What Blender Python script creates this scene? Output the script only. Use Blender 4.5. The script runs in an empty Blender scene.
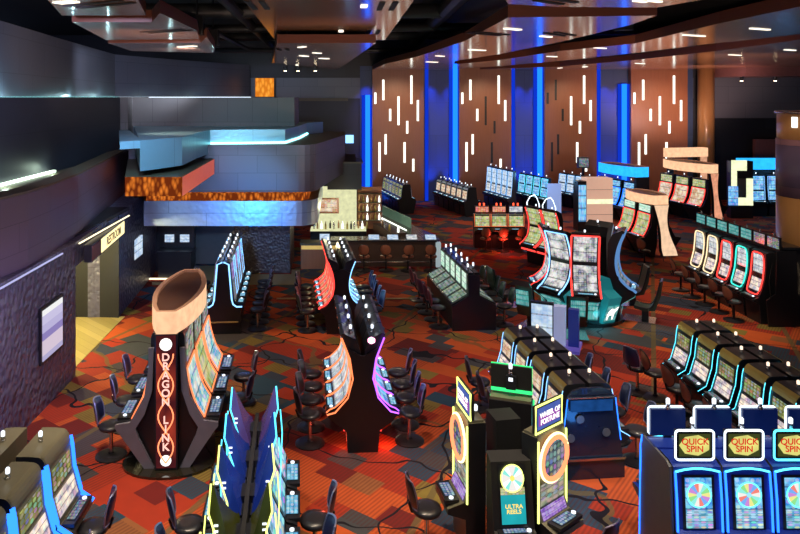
import bpy, math, random
from math import sin, cos, pi, radians as R, sqrt, atan2
random.seed(7)
C = bpy.context.scene.collection
SC = bpy.context.scene
F, H, VX, VY = 700.0, 7.0, 340.0, 97.0          # focal length in pixels, eye height, vanishing point

def P(px, py, z=0.0):
    """world point that lies at height z under a picture point (used to survey the room)"""
    Y = F*(H-z)/(py-VY)
    return ((px-VX)*Y/F, Y)

# ------------------------------------------------------------------ materials
MATS = {}
def nodes_mat(name):
    m = bpy.data.materials.new(name); m.use_nodes = True
    nt = m.node_tree; nt.nodes.clear()
    out = nt.nodes.new('ShaderNodeOutputMaterial')
    MATS[name] = m
    return m, nt, out
def N(nt, t, **kw):
    n = nt.nodes.new(t)
    for k, v in kw.items():
        if k.startswith('i_'):
            n.inputs[k[2:].replace('_', ' ')].default_value = v
        else: setattr(n, k, v)
    return n
def L(nt, a, b): nt.links.new(a, b)
def rgba(c): return (c[0], c[1], c[2], 1.0)
def mathn(nt, op, a, b=None, c=None):
    n = nt.nodes.new('ShaderNodeMath'); n.operation = op
    for i, v in enumerate((a, b, c)):
        if v is None: continue
        if isinstance(v, (int, float)): n.inputs[i].default_value = v
        else: L(nt, v, n.inputs[i])
    return n.outputs[0]
def mixc(nt, fac, a, b, mode='MIX'):
    n = nt.nodes.new('ShaderNodeMix'); n.data_type = 'RGBA'; n.blend_type = mode; n.clamp_factor = True
    if isinstance(fac, (int, float)): n.inputs[0].default_value = fac
    else: L(nt, fac, n.inputs[0])
    for i, v in ((6, a), (7, b)):
        if isinstance(v, tuple): n.inputs[i].default_value = rgba(v)
        else: L(nt, v, n.inputs[i])
    return n.outputs[2]

def plain(name, col, rough=.5, metal=0., var=.15, scale=6., bump=0., emit=None, es=0., coat=0.):
    m, nt, out = nodes_mat(name)
    b = N(nt, 'ShaderNodeBsdfPrincipled'); b.inputs['Roughness'].default_value = rough
    b.inputs['Metallic'].default_value = metal
    b.inputs['Coat Weight'].default_value = coat
    tc = N(nt, 'ShaderNodeTexCoord'); no = N(nt, 'ShaderNodeTexNoise'); no.inputs['Scale'].default_value = scale
    no.inputs['Detail'].default_value = 3
    L(nt, tc.outputs['Object'], no.inputs['Vector'])
    dark = tuple(max(0, c*(1-var)) for c in col); lite = tuple(min(1, c*(1+var)) for c in col)
    L(nt, mixc(nt, no.outputs[0], dark, lite), b.inputs['Base Color'])
    if bump:
        bp = N(nt, 'ShaderNodeBump'); bp.inputs['Strength'].default_value = bump; bp.inputs['Distance'].default_value = .02
        L(nt, no.outputs[0], bp.inputs['Height']); L(nt, bp.outputs[0], b.inputs['Normal'])
    if emit:
        b.inputs['Emission Color'].default_value = rgba(emit); b.inputs['Emission Strength'].default_value = es
    L(nt, b.outputs[0], out.inputs[0]); return m

def glow(name, col, s, var=0.):
    m, nt, out = nodes_mat(name)
    e = N(nt, 'ShaderNodeEmission'); e.inputs[0].default_value = rgba(col); e.inputs[1].default_value = s
    if var:
        tc = N(nt, 'ShaderNodeTexCoord'); no = N(nt, 'ShaderNodeTexNoise'); no.inputs['Scale'].default_value = 5
        L(nt, tc.outputs['Object'], no.inputs['Vector'])
        L(nt, mathn(nt, 'MULTIPLY_ADD', no.outputs[0], 2*var*s, s*(1-var)), e.inputs[1])
    L(nt, e.outputs[0], out.inputs[0]); return m

def screen(name, base, acc, s=1.0, nx=5, ny=4, sat=.8, amt=.7):
    s *= .85; amt *= .75
    """lit game screen: grid of coloured symbols, different on each machine"""
    m, nt, out = nodes_mat(name)
    uv = N(nt, 'ShaderNodeUVMap'); sep = N(nt, 'ShaderNodeSeparateXYZ'); L(nt, uv.outputs[0], sep.inputs[0])
    oi = N(nt, 'ShaderNodeObjectInfo')
    u = mathn(nt, 'MULTIPLY', sep.outputs[0], nx*1.3); v = mathn(nt, 'MULTIPLY', sep.outputs[1], ny*1.5)
    fu = mathn(nt, 'FLOOR', u); fv = mathn(nt, 'FLOOR', v)
    cx = N(nt, 'ShaderNodeCombineXYZ'); L(nt, fu, cx.inputs[0]); L(nt, fv, cx.inputs[1])
    L(nt, mathn(nt, 'MULTIPLY', oi.outputs['Random'], 57.0), cx.inputs[2])
    wn = N(nt, 'ShaderNodeTexWhiteNoise'); wn.noise_dimensions = '3D'; L(nt, cx.outputs[0], wn.inputs['Vector'])
    hs = N(nt, 'ShaderNodeHueSaturation'); hs.inputs['Saturation'].default_value = sat; hs.inputs['Value'].default_value = 1.2
    L(nt, wn.outputs['Color'], hs.inputs['Color'])
    du = mathn(nt, 'ABSOLUTE', mathn(nt, 'SUBTRACT', mathn(nt, 'SUBTRACT', u, fu), .5))
    dv = mathn(nt, 'ABSOLUTE', mathn(nt, 'SUBTRACT', mathn(nt, 'SUBTRACT', v, fv), .5))
    d = mathn(nt, 'MAXIMUM', du, dv)
    inside = mathn(nt, 'LESS_THAN', mathn(nt, 'ADD', mathn(nt, 'MULTIPLY', du, du), mathn(nt, 'MULTIPLY', dv, dv)), .15)
    no = N(nt, 'ShaderNodeTexNoise'); no.noise_dimensions = '4D'; no.inputs['Scale'].default_value = 3.2; L(nt, uv.outputs[0], no.inputs['Vector']); L(nt, mathn(nt, 'MULTIPLY', oi.outputs['Random'], 9.0), no.inputs['W'])
    st = N(nt, 'ShaderNodeMapRange'); st.inputs[1].default_value = .38; st.inputs[2].default_value = .62; L(nt, no.outputs[0], st.inputs[0])
    bg = mixc(nt, st.outputs[0], base, acc)
    band = mathn(nt, 'LESS_THAN', mathn(nt, 'FRACT', mathn(nt, 'MULTIPLY', sep.outputs[1], 2.9)), .13)
    bg = mixc(nt, mathn(nt, 'MULTIPLY', band, .7), bg, tuple(k*.25 for k in base))
    col = mixc(nt, mathn(nt, 'MULTIPLY', inside, amt), bg, hs.outputs[0])
    e = N(nt, 'ShaderNodeEmission'); e.inputs[1].default_value = s
    L(nt, col, e.inputs[0])
    gl = N(nt, 'ShaderNodeBsdfGlossy'); gl.inputs['Roughness'].default_value = .1; gl.inputs[0].default_value = (.04, .04, .04, 1)
    ad = N(nt, 'ShaderNodeAddShader'); L(nt, e.outputs[0], ad.inputs[0]); L(nt, gl.outputs[0], ad.inputs[1])
    L(nt, ad.outputs[0], out.inputs[0]); return m

def wood(name, c1, c2, rough=.35, axis='Z', scale=1.0, coat=0., spec=.5):
    m, nt, out = nodes_mat(name)
    b = N(nt, 'ShaderNodeBsdfPrincipled'); b.inputs['Roughness'].default_value = rough
    b.inputs['Coat Weight'].default_value = coat; b.inputs['Coat Roughness'].default_value = .12
    b.inputs['Specular IOR Level'].default_value = spec
    tc = N(nt, 'ShaderNodeTexCoord'); mp = N(nt, 'ShaderNodeMapping')
    s = {'Z': (9, 9, .5), 'X': (.5, 9, 9), 'Y': (9, .5, 9)}[axis]
    mp.inputs['Scale'].default_value = tuple(k*scale for k in s)
    L(nt, tc.outputs['Object'], mp.inputs[0])
    no = N(nt, 'ShaderNodeTexNoise'); no.inputs['Scale'].default_value = 2; no.inputs['Detail'].default_value = 6
    L(nt, mp.outputs[0], no.inputs['Vector'])
    br = N(nt, 'ShaderNodeTexBrick'); br.offset = 0
    L(nt, mixc(nt, no.outputs[0], c1, c2), b.inputs['Base Color'])
    L(nt, b.outputs[0], out.inputs[0]); return m

def cladding(name, c1, c2, sx=1.2, sz=.6, rough=.55, bump=.3, pebble=0., metal=0.):
    """wall tiles with thin seams; pebble gives a crinkled leather face"""
    m, nt, out = nodes_mat(name)
    b = N(nt, 'ShaderNodeBsdfPrincipled'); b.inputs['Roughness'].default_value = rough; b.inputs['Metallic'].default_value = metal
    tc = N(nt, 'ShaderNodeTexCoord'); sp = N(nt, 'ShaderNodeSeparateXYZ'); L(nt, tc.outputs['Object'], sp.inputs[0])
    hz = mathn(nt, 'ADD', sp.outputs[0], sp.outputs[1])
    cb = N(nt, 'ShaderNodeCombineXYZ'); L(nt, hz, cb.inputs[0]); L(nt, sp.outputs[2], cb.inputs[1])
    br = N(nt, 'ShaderNodeTexBrick'); br.offset = .5
    br.inputs['Color1'].default_value = rgba(c1); br.inputs['Color2'].default_value = rgba(c2)
    br.inputs['Mortar'].default_value = rgba(tuple(k*.5 for k in c1)); br.inputs['Scale'].default_value = 1
    br.inputs['Brick Width'].default_value = sx; br.inputs['Row Height'].default_value = sz
    br.inputs['Mortar Size'].default_value = .009; br.inputs['Mortar Smooth'].default_value = .3
    L(nt, cb.outputs[0], br.inputs['Vector'])
    no = N(nt, 'ShaderNodeTexNoise'); no.inputs['Scale'].default_value = 2.2; L(nt, tc.outputs['Object'], no.inputs['Vector'])
    L(nt, mixc(nt, no.outputs[0], br.outputs[0], (0, 0, 0)), b.inputs['Base Color']) if False else L(nt, br.outputs[0], b.inputs['Base Color'])
    bp = N(nt, 'ShaderNodeBump'); bp.inputs['Strength'].default_value = bump; bp.inputs['Distance'].default_value = .06 if pebble else .03
    if pebble:
        vo = N(nt, 'ShaderNodeTexVoronoi'); vo.inputs['Scale'].default_value = pebble; vo.feature = 'SMOOTH_F1'
        L(nt, tc.outputs['Object'], vo.inputs['Vector']); L(nt, vo.outputs['Distance'], bp.inputs['Height'])
    else: L(nt, no.outputs[0], bp.inputs['Height'])
    L(nt, bp.outputs[0], b.inputs['Normal'])
    L(nt, b.outputs[0], out.inputs[0]); return m

def carpet():
    m, nt, out = nodes_mat('carpet')
    b = N(nt, 'ShaderNodeBsdfPrincipled'); b.inputs['Roughness'].default_value = .9
    b.inputs['Specular IOR Level'].default_value = .15
    tc = N(nt, 'ShaderNodeTexCoord')
    mp = N(nt, 'ShaderNodeMapping'); mp.inputs['Rotation'].default_value = (0, 0, R(38)); L(nt, tc.outputs['Object'], mp.inputs[0])
    sp = N(nt, 'ShaderNodeSeparateXYZ'); L(nt, mp.outputs[0], sp.inputs[0]); X, Y = sp.outputs[0], sp.outputs[1]
    def ramp(src, stops):
        r = N(nt, 'ShaderNodeValToRGB'); r.color_ramp.interpolation = 'CONSTANT'
        el = r.color_ramp.elements
        while len(el) < len(stops): el.new(.5)
        for e, (p, c) in zip(el, stops): e.position = p; e.color = rgba(c)
        L(nt, src, r.inputs[0]); return r.outputs[0]
    OR, RD, MR, BL, GR, OL, TN = (.60, .105, .025), (.42, .042, .018), (.18, .018, .016), (.025, .065, .11), (.065, .07, .08), (.24, .18, .04), (.32, .12, .045)
    def rnd(ix, iy, seed):
        c = N(nt, 'ShaderNodeCombineXYZ'); L(nt, ix, c.inputs[0]); L(nt, iy, c.inputs[1]); c.inputs[2].default_value = seed
        w = N(nt, 'ShaderNodeTexWhiteNoise'); w.noise_dimensions = '3D'; L(nt, c.outputs[0], w.inputs['Vector'])
        s = N(nt, 'ShaderNodeSeparateColor'); L(nt, w.outputs['Color'], s.inputs[0]); return s
    def grid(w, h, seed):
        row = mathn(nt, 'FLOOR', mathn(nt, 'DIVIDE', Y, h))
        z = N(nt, 'ShaderNodeCombineXYZ'); L(nt, row, z.inputs[0]); z.inputs[1].default_value = seed
        wn = N(nt, 'ShaderNodeTexWhiteNoise'); wn.noise_dimensions = '2D'; L(nt, z.outputs[0], wn.inputs['Vector'])
        xx = mathn(nt, 'ADD', mathn(nt, 'DIVIDE', X, w), wn.outputs['Value'])
        col = mathn(nt, 'FLOOR', xx)
        return rnd(col, row, seed), mathn(nt, 'FRACT', xx), mathn(nt, 'FRACT', mathn(nt, 'DIVIDE', Y, h))
    a, ax, ay = grid(1.7, 1.15, 1.0); c2, cx, cy = grid(.62, .5, 2.0)
    big = ramp(a.outputs[0], [(0, OR), (.27, RD), (.52, MR), (.64, OR), (.76, GR), (.87, BL)])
    small = ramp(c2.outputs[0], [(0, OL), (.18, BL), (.38, GR), (.58, TN), (.70, RD), (.85, MR)])
    pick = mathn(nt, 'GREATER_THAN', c2.outputs[1], .66)
    col = mixc(nt, pick, big, small)
    wv = N(nt, 'ShaderNodeTexWave'); wv.inputs['Scale'].default_value = 4.2; wv.inputs['Distortion'].default_value = .3
    L(nt, mp.outputs[0], wv.inputs['Vector'])
    stripe = mathn(nt, 'MULTIPLY', wv.outputs[1], mathn(nt, 'GREATER_THAN', a.outputs[2], .3))
    col = mixc(nt, mathn(nt, 'MULTIPLY', stripe, .5), col, (.09, .022, .018))
    # mottling of the pile
    n3 = N(nt, 'ShaderNodeTexNoise'); n3.inputs['Scale'].default_value = 3.5; n3.inputs['Detail'].default_value = 5; L(nt, tc.outputs['Object'], n3.inputs['Vector'])
    col = mixc(nt, mathn(nt, 'MULTIPLY', n3.outputs[0], .30), col, (.03, .02, .022))
    def lines(ang, per, eps, off, colr, k, col):
        nz = N(nt, 'ShaderNodeTexNoise'); nz.inputs['Scale'].default_value = .55; nz.inputs['Detail'].default_value = 2.2
        mm = N(nt, 'ShaderNodeMapping'); mm.inputs['Location'].default_value = (off, off, 0)
        L(nt, tc.outputs['Object'], mm.inputs[0]); L(nt, mm.outputs[0], nz.inputs['Vector'])
        s2 = N(nt, 'ShaderNodeSeparateXYZ'); L(nt, tc.outputs['Object'], s2.inputs[0])
        c = mathn(nt, 'ADD', mathn(nt, 'MULTIPLY', s2.outputs[0], cos(R(ang))/per), mathn(nt, 'MULTIPLY', s2.outputs[1], sin(R(ang))/per))
        c = mathn(nt, 'ADD', c, mathn(nt, 'MULTIPLY', nz.outputs[0], 2.6/per))
        d = mathn(nt, 'ABSOLUTE', mathn(nt, 'SUBTRACT', mathn(nt, 'FRACT', c), .5))
        return mixc(nt, mathn(nt, 'MULTIPLY', mathn(nt, 'LESS_THAN', d, eps/per), k), col, colr)
    # olive diagonal bands, straight joints and wandering dark veins
    bd = mathn(nt, 'LESS_THAN', mathn(nt, 'FRACT', mathn(nt, 'DIVIDE', mathn(nt, 'ADD', X, mathn(nt, 'MULTIPLY', Y, .25)), 3.7)), .035)
    col = mixc(nt, mathn(nt, 'MULTIPLY', bd, .8), col, (.13, .10, .045))
    col = lines(35, 4.6, .07, 3.0, (.13, .10, .04), .7, col)
    col = lines(70, 1.9, .028, 0.0, (.012, .010, .016), 1, col)
    col = lines(-20, 2.9, .028, 11.0, (.012, .010, .016), 1, col)
    L(nt, col, b.inputs['Base Color'])
    n2 = N(nt, 'ShaderNodeTexNoise'); n2.inputs['Scale'].default_value = 90; L(nt, tc.outputs['Object'], n2.inputs['Vector'])
    bp = N(nt, 'ShaderNodeBump'); bp.inputs['Strength'].default_value = .25; bp.inputs['Distance'].default_value = .01
    L(nt, n2.outputs[0], bp.inputs['Height']); L(nt, bp.outputs[0], b.inputs['Normal'])
    L(nt, b.outputs[0], out.inputs[0]); return m

def mesh_glow(name, lit, dark, s, scale, feature='F1'):
    """backlit perforated metal"""
    m, nt, out = nodes_mat(name)
    tc = N(nt, 'ShaderNodeTexCoord'); mp = N(nt, 'ShaderNodeMapping'); mp.inputs['Scale'].default_value = (1, 1, .45)
    L(nt, tc.outputs['Object'], mp.inputs[0])
    v = N(nt, 'ShaderNodeTexVoronoi'); v.inputs['Scale'].default_value = scale; L(nt, mp.outputs[0], v.inputs['Vector'])
    k = mathn(nt, 'SUBTRACT', 1.0, mathn(nt, 'MULTIPLY', v.outputs['Distance'], 1.6)); k = mathn(nt, 'MAXIMUM', k, 0.04)
    e = N(nt, 'ShaderNodeEmission'); L(nt, mixc(nt, k, dark, lit), e.inputs[0]); e.inputs[1].default_value = s
    L(nt, e.outputs[0], out.inputs[0]); return m

M_carpet = carpet()
M_black = plain('black_laminate', (.012, .012, .016), .35, var=.2)
M_blackm = plain('matte_black', (.008, .008, .01), .7)
M_cab = plain('cabinet_charcoal', (.022, .024, .032), .32, metal=.3, coat=.2)
M_cabside = plain('cabinet_grey_side', (.12, .12, .115), .45, metal=.2)
M_olive = plain('cabinet_top_olive', (.17, .16, .11), .4, metal=.3)
M_leg = plain('slate_leg', (.15, .145, .20), .42)
M_bluegl = plain('blue_gloss', (.03, .07, .42), .22, metal=.5, emit=(.02, .06, .5), es=.16)  # emission paints the neon's light into the blade shells
M_purgl = plain('violet_gloss', (.16, .10, .34), .22, metal=.5, emit=(.18, .08, .4), es=.12)  # violet blade shell, neon light painted in by emission
M_olgl = plain('olive_gloss', (.11, .12, .03), .25, metal=.5, emit=(.10, .10, .01), es=.12)  # olive blade shell, neon light painted in by emission
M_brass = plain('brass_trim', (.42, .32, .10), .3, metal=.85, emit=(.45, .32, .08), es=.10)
M_chrome = plain('brushed_chrome', (.6, .6, .62), .25, metal=1.)
M_seat = plain('black_vinyl', (.018, .018, .024), .38, coat=.3)
M_seatbl = plain('navy_vinyl', (.015, .022, .075), .3, coat=.5)
M_seatbr = plain('russet_vinyl', (.30, .11, .065), .45, coat=.2)
M_seatgr = plain('green_black_vinyl', (.03, .05, .04), .3, coat=.5)
M_rim = plain('chair_rim', (.22, .20, .30), .3, metal=.7)
M_teal = plain('teal_panel', (.02, .20, .22), .3, emit=(.02, .32, .36), es=.35)
M_fascia = cladding('purple_cladding', (.10, .072, .105), (.115, .085, .12), 3.2, .62, .5, .08)
M_cladA = cladding('mauve_tile_cladding', (.075, .062, .085), (.088, .072, .098), 1.35, .62, .5, .08)
M_wallU = cladding('slate_panel_cladding', (.105, .112, .142), (.115, .122, .152), 2.3, 1.1, .4, .05)
M_wallG = cladding('stone_panel_cladding', (.085, .085, .085), (.10, .098, .095), 1.0, 3.0, .6, .3)
M_wallD = cladding('dark_panel_cladding', (.020, .022, .030), (.025, .027, .036), 3.0, 1.2, .5, .05)
M_recess = cladding('blue_tinted_recess', (.035, .065, .16), (.045, .08, .19), 3.0, 2.2, .5, .05)  # blue wash of the lights is tinted into the wall colour
M_leather = cladding('crinkled_leather_tile', (.085, .082, .13), (.10, .095, .15), .8, .8, .38, 1.0, pebble=8)
M_leatherD = cladding('crinkled_dark_tile', (.045, .032, .045), (.055, .038, .05), .5, .5, .4, .9, pebble=11)
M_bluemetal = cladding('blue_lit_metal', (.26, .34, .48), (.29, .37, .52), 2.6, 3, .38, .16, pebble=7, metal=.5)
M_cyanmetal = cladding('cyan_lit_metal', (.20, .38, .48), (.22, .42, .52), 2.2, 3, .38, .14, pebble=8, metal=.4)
M_wood = wood('walnut_panel', (.24, .088, .042), (.36, .14, .07), .38)
M_woodC = wood('ceiling_veneer', (.30, .135, .075), (.42, .20, .11), .22, 'X', .6, coat=.7, spec=.7)
M_woodE = wood('redwood_edge', (.12, .035, .018), (.18, .05, .025), .4, 'X')
M_gold = wood('bronze_veneer', (.33, .16, .06), (.42, .22, .085), .3, 'Z', .5, coat=.4)
M_brown = plain('brown_paint', (.075, .042, .034), .6)
M_pink = plain('rose_paint', (.20, .085, .085), .6)
M_ledge = plain('ledge_top', (.10, .085, .05), .5)
M_taupe = plain('taupe_plaster', (.11, .09, .085), .7)
M_duct = plain('duct_metal', (.035, .038, .042), .45, metal=.6)
M_tile = cladding('yellow_marble', (.50, .40, .16), (.36, .28, .10), .35, .35, .3, .2)
M_orange = mesh_glow('orange_backlit_mesh', (1.0, .26, .03), (.12, .015, .004), 1.0, 9)
M_orange2 = mesh_glow('orange_backlit_panel', (1.0, .42, .05), (.6, .16, .01), 1.2, 5)
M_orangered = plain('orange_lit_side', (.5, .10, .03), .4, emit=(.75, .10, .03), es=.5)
M_white = glow('white_light', (1, .96, .88), 3.0)
M_slot = glow('wall_slot_light', (.95, 1.0, .90), 1.8)
M_down = glow('downlight_lens', (1, .90, .75), 1.8)
M_spot = glow('spot_lens', (1, .8, .5), 12.0)
M_bluestrip = glow('blue_strip_light', (.008, .13, 1.0), 2.6)
M_bluewash = glow('painted_blue_wash', (.006, .045, .75), .8)  # emission imitating blue wash on the far wall
M_cyanstrip = glow('cyan_strip_light', (.35, .95, 1.0), 3.5)
M_warmstrip = glow('warm_strip_light', (1.0, .85, .55), 2.0)
M_bar = glow('bar_backlight', (.95, .95, .55), .8, .3)
M_beacon = glow('beacon_white', (.85, .92, 1.0), 1.6)
M_beaconw = glow('beacon_warm', (1.0, .75, .55), 1.6)
M_beaconr = glow('beacon_red', (1.0, .08, .03), 3.0)
NE = dict(red=glow('neon_red', (1, .05, .04), 2.2), orange=glow('neon_orange', (1, .22, .08), 1.9), pink=glow('neon_pink', (1, .12, .42), 2.2),
          purple=glow('neon_purple', (.42, .10, 1), 2.6), blue=glow('neon_blue', (.02, .16, 1), 3.2), lblue=glow('neon_light_blue', (.22, .52, 1), 2.6),
          cyan=glow('neon_cyan', (.10, .75, 1), 2.6), white=glow('neon_white', (.75, .88, 1), 2.6), yellow=glow('neon_yellow', (.9, 1, .22), 2.2),
          green=glow('neon_green', (.05, 1, .25), 1.3), cream=glow('neon_cream', (1, .72, .42), 1.6), teal=glow('neon_teal', (.05, .8, .6), 1.8),
          coral=glow('neon_coral', (1, .24, .10), 2.2), dim=glow('neon_dim', (.35, .4, .5), .5))
M_crown = glow('cream_crown_light', (1.0, .56, .32), 1.15, .35)
M_crownb = glow('blue_crown_light', (.02, .38, 1.0), 1.6, .3)
M_crowny = glow('pale_sign_light', (.95, 1.0, .62), 1.1, .3)
M_pylon = mesh_glow('pylon_art', (.55, .06, .03), (.06, .01, .015), .8, 3)
S = dict(
    dragon=screen('screen_dragon', (.04, .40, .62), (.85, .85, .70), 1.15, 4, 7, .7, .55),
    top=screen('screen_top_art', (.12, .16, .14), (.55, .50, .36), .9, 3, 3, .7, .5),
    pale=screen('screen_pale', (.32, .38, .48), (.95, .95, .92), 1.05, 5, 9, .45, .5),
    photo=screen('screen_photo', (.10, .12, .17), (.95, .93, .90), 1.1, 7, 9, .5, .5),
    warm=screen('screen_warm', (.65, .28, .12), (1.0, .85, .6), 1.05, 5, 6, .6, .45),
    yel=screen('screen_yellow_green', (.35, .42, .10), (.80, .78, .35), .95, 5, 3, .8, .5),
    blue=screen('screen_blue', (.03, .25, .75), (.25, .70, 1.0), 1.2, 4, 4, .8, .4),
    cyan=screen('screen_cyan', (.08, .35, .6), (.35, .65, .8), 1.2, 3, 5, .9, .75),
    grn=screen('screen_pale_green', (.35, .70, .52), (.75, .95, .75), 1.25, 3, 4, .4, .35),
    grnd=screen('screen_dim_green', (.10, .20, .16), (.30, .42, .30), .8, 4, 3, .6, .5),
    dim=screen('screen_dim', (.06, .09, .12), (.22, .25, .28), .9, 5, 4, .9, .5),
    belly=screen('screen_belly', (.30, .25, .35), (1.0, .80, .62), 1.35, 6, 2, .6, .35),
    deck=screen('screen_deck', (.06, .12, .28), (.20, .35, .60), .9, 5, 2, .5, .6),
    deckb=screen('screen_deck_blue', (.05, .35, .65), (.25, .7, .9), 1.1, 4, 2, .5, .5),
    red=screen('screen_red', (.7, .10, .05), (.9, .35, .15), 1.1, 4, 3, .7, .4),
    purp=screen('screen_purple', (.25, .08, .55), (.6, .4, .9), 1.0, 6, 3, .5, .35),
    teal=screen('screen_teal', (.02, .30, .32), (.10, .55, .50), .9, 6, 2, .3, .3),
    wblue=screen('screen_white_blue', (.35, .55, .85), (.75, .88, 1.0), 1.1, 3, 8, .3, .3),
    oliv=screen('screen_olive', (.16, .17, .05), (.42, .40, .12), .8, 4, 3, .8, .6))

# ------------------------------------------------------------------ mesh helpers
class MB:
    def __init__(s): s.v = []; s.f = []; s.mi = []; s.uv = []; s.mats = []
    def m(s, mat):
        if mat not in s.mats: s.mats.append(mat)
        return s.mats.index(mat)
    def face(s, idx, mi, uv=None): s.f.append(tuple(idx)); s.mi.append(mi); s.uv.append(uv)
    def quad(s, a, b, c, d, mat, uv=True):
        n = len(s.v); s.v += [a, b, c, d]; s.face((n, n+1, n+2, n+3), s.m(mat), [(0, 0), (1, 0), (1, 1), (0, 1)]); return s
    def box(s, x0, x1, y0, y1, z0, z1, mat, rz=0, o=(0, 0)):
        n = len(s.v); k = s.m(mat); c, q = cos(rz), sin(rz)
        for z in (z0, z1):
            for x, y in ((x0, y0), (x1, y0), (x1, y1), (x0, y1)): s.v.append((o[0]+x*c-y*q, o[1]+x*q+y*c, z))
        for f in ((3, 2, 1, 0), (4, 5, 6, 7), (0, 1, 5, 4), (1, 2, 6, 5), (2, 3, 7, 6), (3, 0, 4, 7)): s.face([n+i for i in f], k, [(0, 0), (1, 0), (1, 1), (0, 1)])
        return s
    def prism(s, prof, x0, x1, mat, side=None):
        """(y,z) outline pushed along x"""
        a = sum(prof[i][0]*prof[(i+1) % len(prof)][1]-prof[(i+1) % len(prof)][0]*prof[i][1] for i in range(len(prof)))
        if a < 0: prof = prof[::-1]
        n = len(s.v); k = s.m(mat); ks = s.m(side or mat); m = len(prof)
        for x in (x0, x1): s.v += [(x, y, z) for y, z in prof]
        s.face([n+i for i in range(m)][::-1], ks); s.face([n+m+i for i in range(m)], ks)
        for i in range(m): j = (i+1) % m; s.face((n+i, n+j, n+m+j, n+m+i), k)
        return s
    def slab(s, poly, z0, z1, mat, top=None, bottom=None):
        a = sum(poly[i][0]*poly[(i+1) % len(poly)][1]-poly[(i+1) % len(poly)][0]*poly[i][1] for i in range(len(poly)))
        if a < 0: poly = poly[::-1]
        n = len(s.v); k = s.m(mat); m = len(poly)
        for z in (z0, z1): s.v += [(x, y, z) for x, y in poly]
        s.face([n+i for i in range(m)][::-1], s.m(bottom or mat)); s.face([n+m+i for i in range(m)], s.m(top or mat))
        for i in range(m): j = (i+1) % m; s.face((n+i, n+j, n+m+j, n+m+i), k)
        return s
    def wall(s, line, z0, z1, t, mat):
        """wall of thickness t along a plan polyline (t to the left of travel)"""
        off = []
        for i, p in enumerate(line):
            a = line[max(0, i-1)]; b = line[min(len(line)-1, i+1)]
            dx, dy = b[0]-a[0], b[1]-a[1]; l = math.hypot(dx, dy) or 1
            off.append((p[0]-dy/l*t, p[1]+dx/l*t))
        return s.slab(list(line)+off[::-1], z0, z1, mat)
    def tube(s, pts, r, mat, n=6, closed=False):
        from mathutils import Vector
        k = s.m(mat); pts = [Vector(p) for p in pts]; rings = []
        m = len(pts)
        for i, p in enumerate(pts):
            if closed: d = pts[(i+1) % m]-pts[i-1]
            else: d = pts[min(m-1, i+1)]-pts[max(0, i-1)]
            d.normalize(); up = Vector((0, 0, 1)) if abs(d.z) < .9 else Vector((0, 1, 0))
            u = d.cross(up).normalized(); w = d.cross(u)
            st = len(s.v); rings.append(st)
            for q in range(n): a = 2*pi*q/n; s.v.append(tuple(p+u*cos(a)*r+w*sin(a)*r))
        for i in range(m if closed else m-1):
            a, b = rings[i], rings[(i+1) % m]
            for q in range(n): t = (q+1) % n; s.face((a+q, a+t, b+t, b+q), k)
        if not closed:
            s.face([rings[0]+q for q in range(n)], k); s.face([rings[-1]+q for q in range(n)][::-1], k)
        return s
    def lathe(s, prof, mat, n=20, o=(0, 0, 0)):
        k = s.m(mat); st = len(s.v); m = len(prof)
        for r, z in prof:
            for q in range(n): a = 2*pi*q/n; s.v.append((o[0]+r*cos(a), o[1]+r*sin(a), o[2]+z))
        for i in range(m-1):
            for q in range(n): t = (q+1) % n; s.face((st+i*n+q, st+i*n+t, st+(i+1)*n+t, st+(i+1)*n+q), k)
        s.face([st+q for q in range(n)][::-1], k); s.face([st+(m-1)*n+q for q in range(n)], k)
        return s
    def strip(s, line, x0, x1, mat, off=.014):
        """face following a (y,z) line on the player's side, with uv"""
        k = s.m(mat); st = len(s.v); m = len(line); ln = [0]
        for i in range(1, m): ln.append(ln[-1]+math.hypot(line[i][0]-line[i-1][0], line[i][1]-line[i-1][1]))
        for i, (y, z) in enumerate(line):
            a = line[max(0, i-1)]; b = line[min(m-1, i+1)]; dy, dz = b[0]-a[0], b[1]-a[1]; l = math.hypot(dy, dz) or 1
            y2, z2 = y-dz/l*off, z+dy/l*off
            s.v += [(x0, y2, z2), (x1, y2, z2)]
        for i in range(m-1):
            a = st+2*i; v0, v1 = ln[i]/ln[-1], ln[i+1]/ln[-1]
            s.face((a, a+1, a+3, a+2), k, [(0, v0), (1, v0), (1, v1), (0, v1)])
        return s
    def data(s, name, smooth=False):
        me = bpy.data.meshes.new(name); me.from_pydata(s.v, [], s.f)
        for mt in s.mats: me.materials.append(mt)
        me.polygons.foreach_set('material_index', s.mi)
        if any(s.uv):
            ul = me.uv_layers.new(name='UVMap')
            for p, uv in zip(me.polygons, s.uv):
                if uv:
                    for li, c in zip(p.loop_indices, uv): ul.data[li].uv = c
        if smooth:
            me.polygons.foreach_set('use_smooth', [True]*len(me.polygons))
        me.update(); return me
    def obj(s, name, parent=None, smooth=False):
        o = bpy.data.objects.new(name, s.data(name, smooth)); C.objects.link(o)
        if parent: o.parent = parent
        return o

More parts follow.
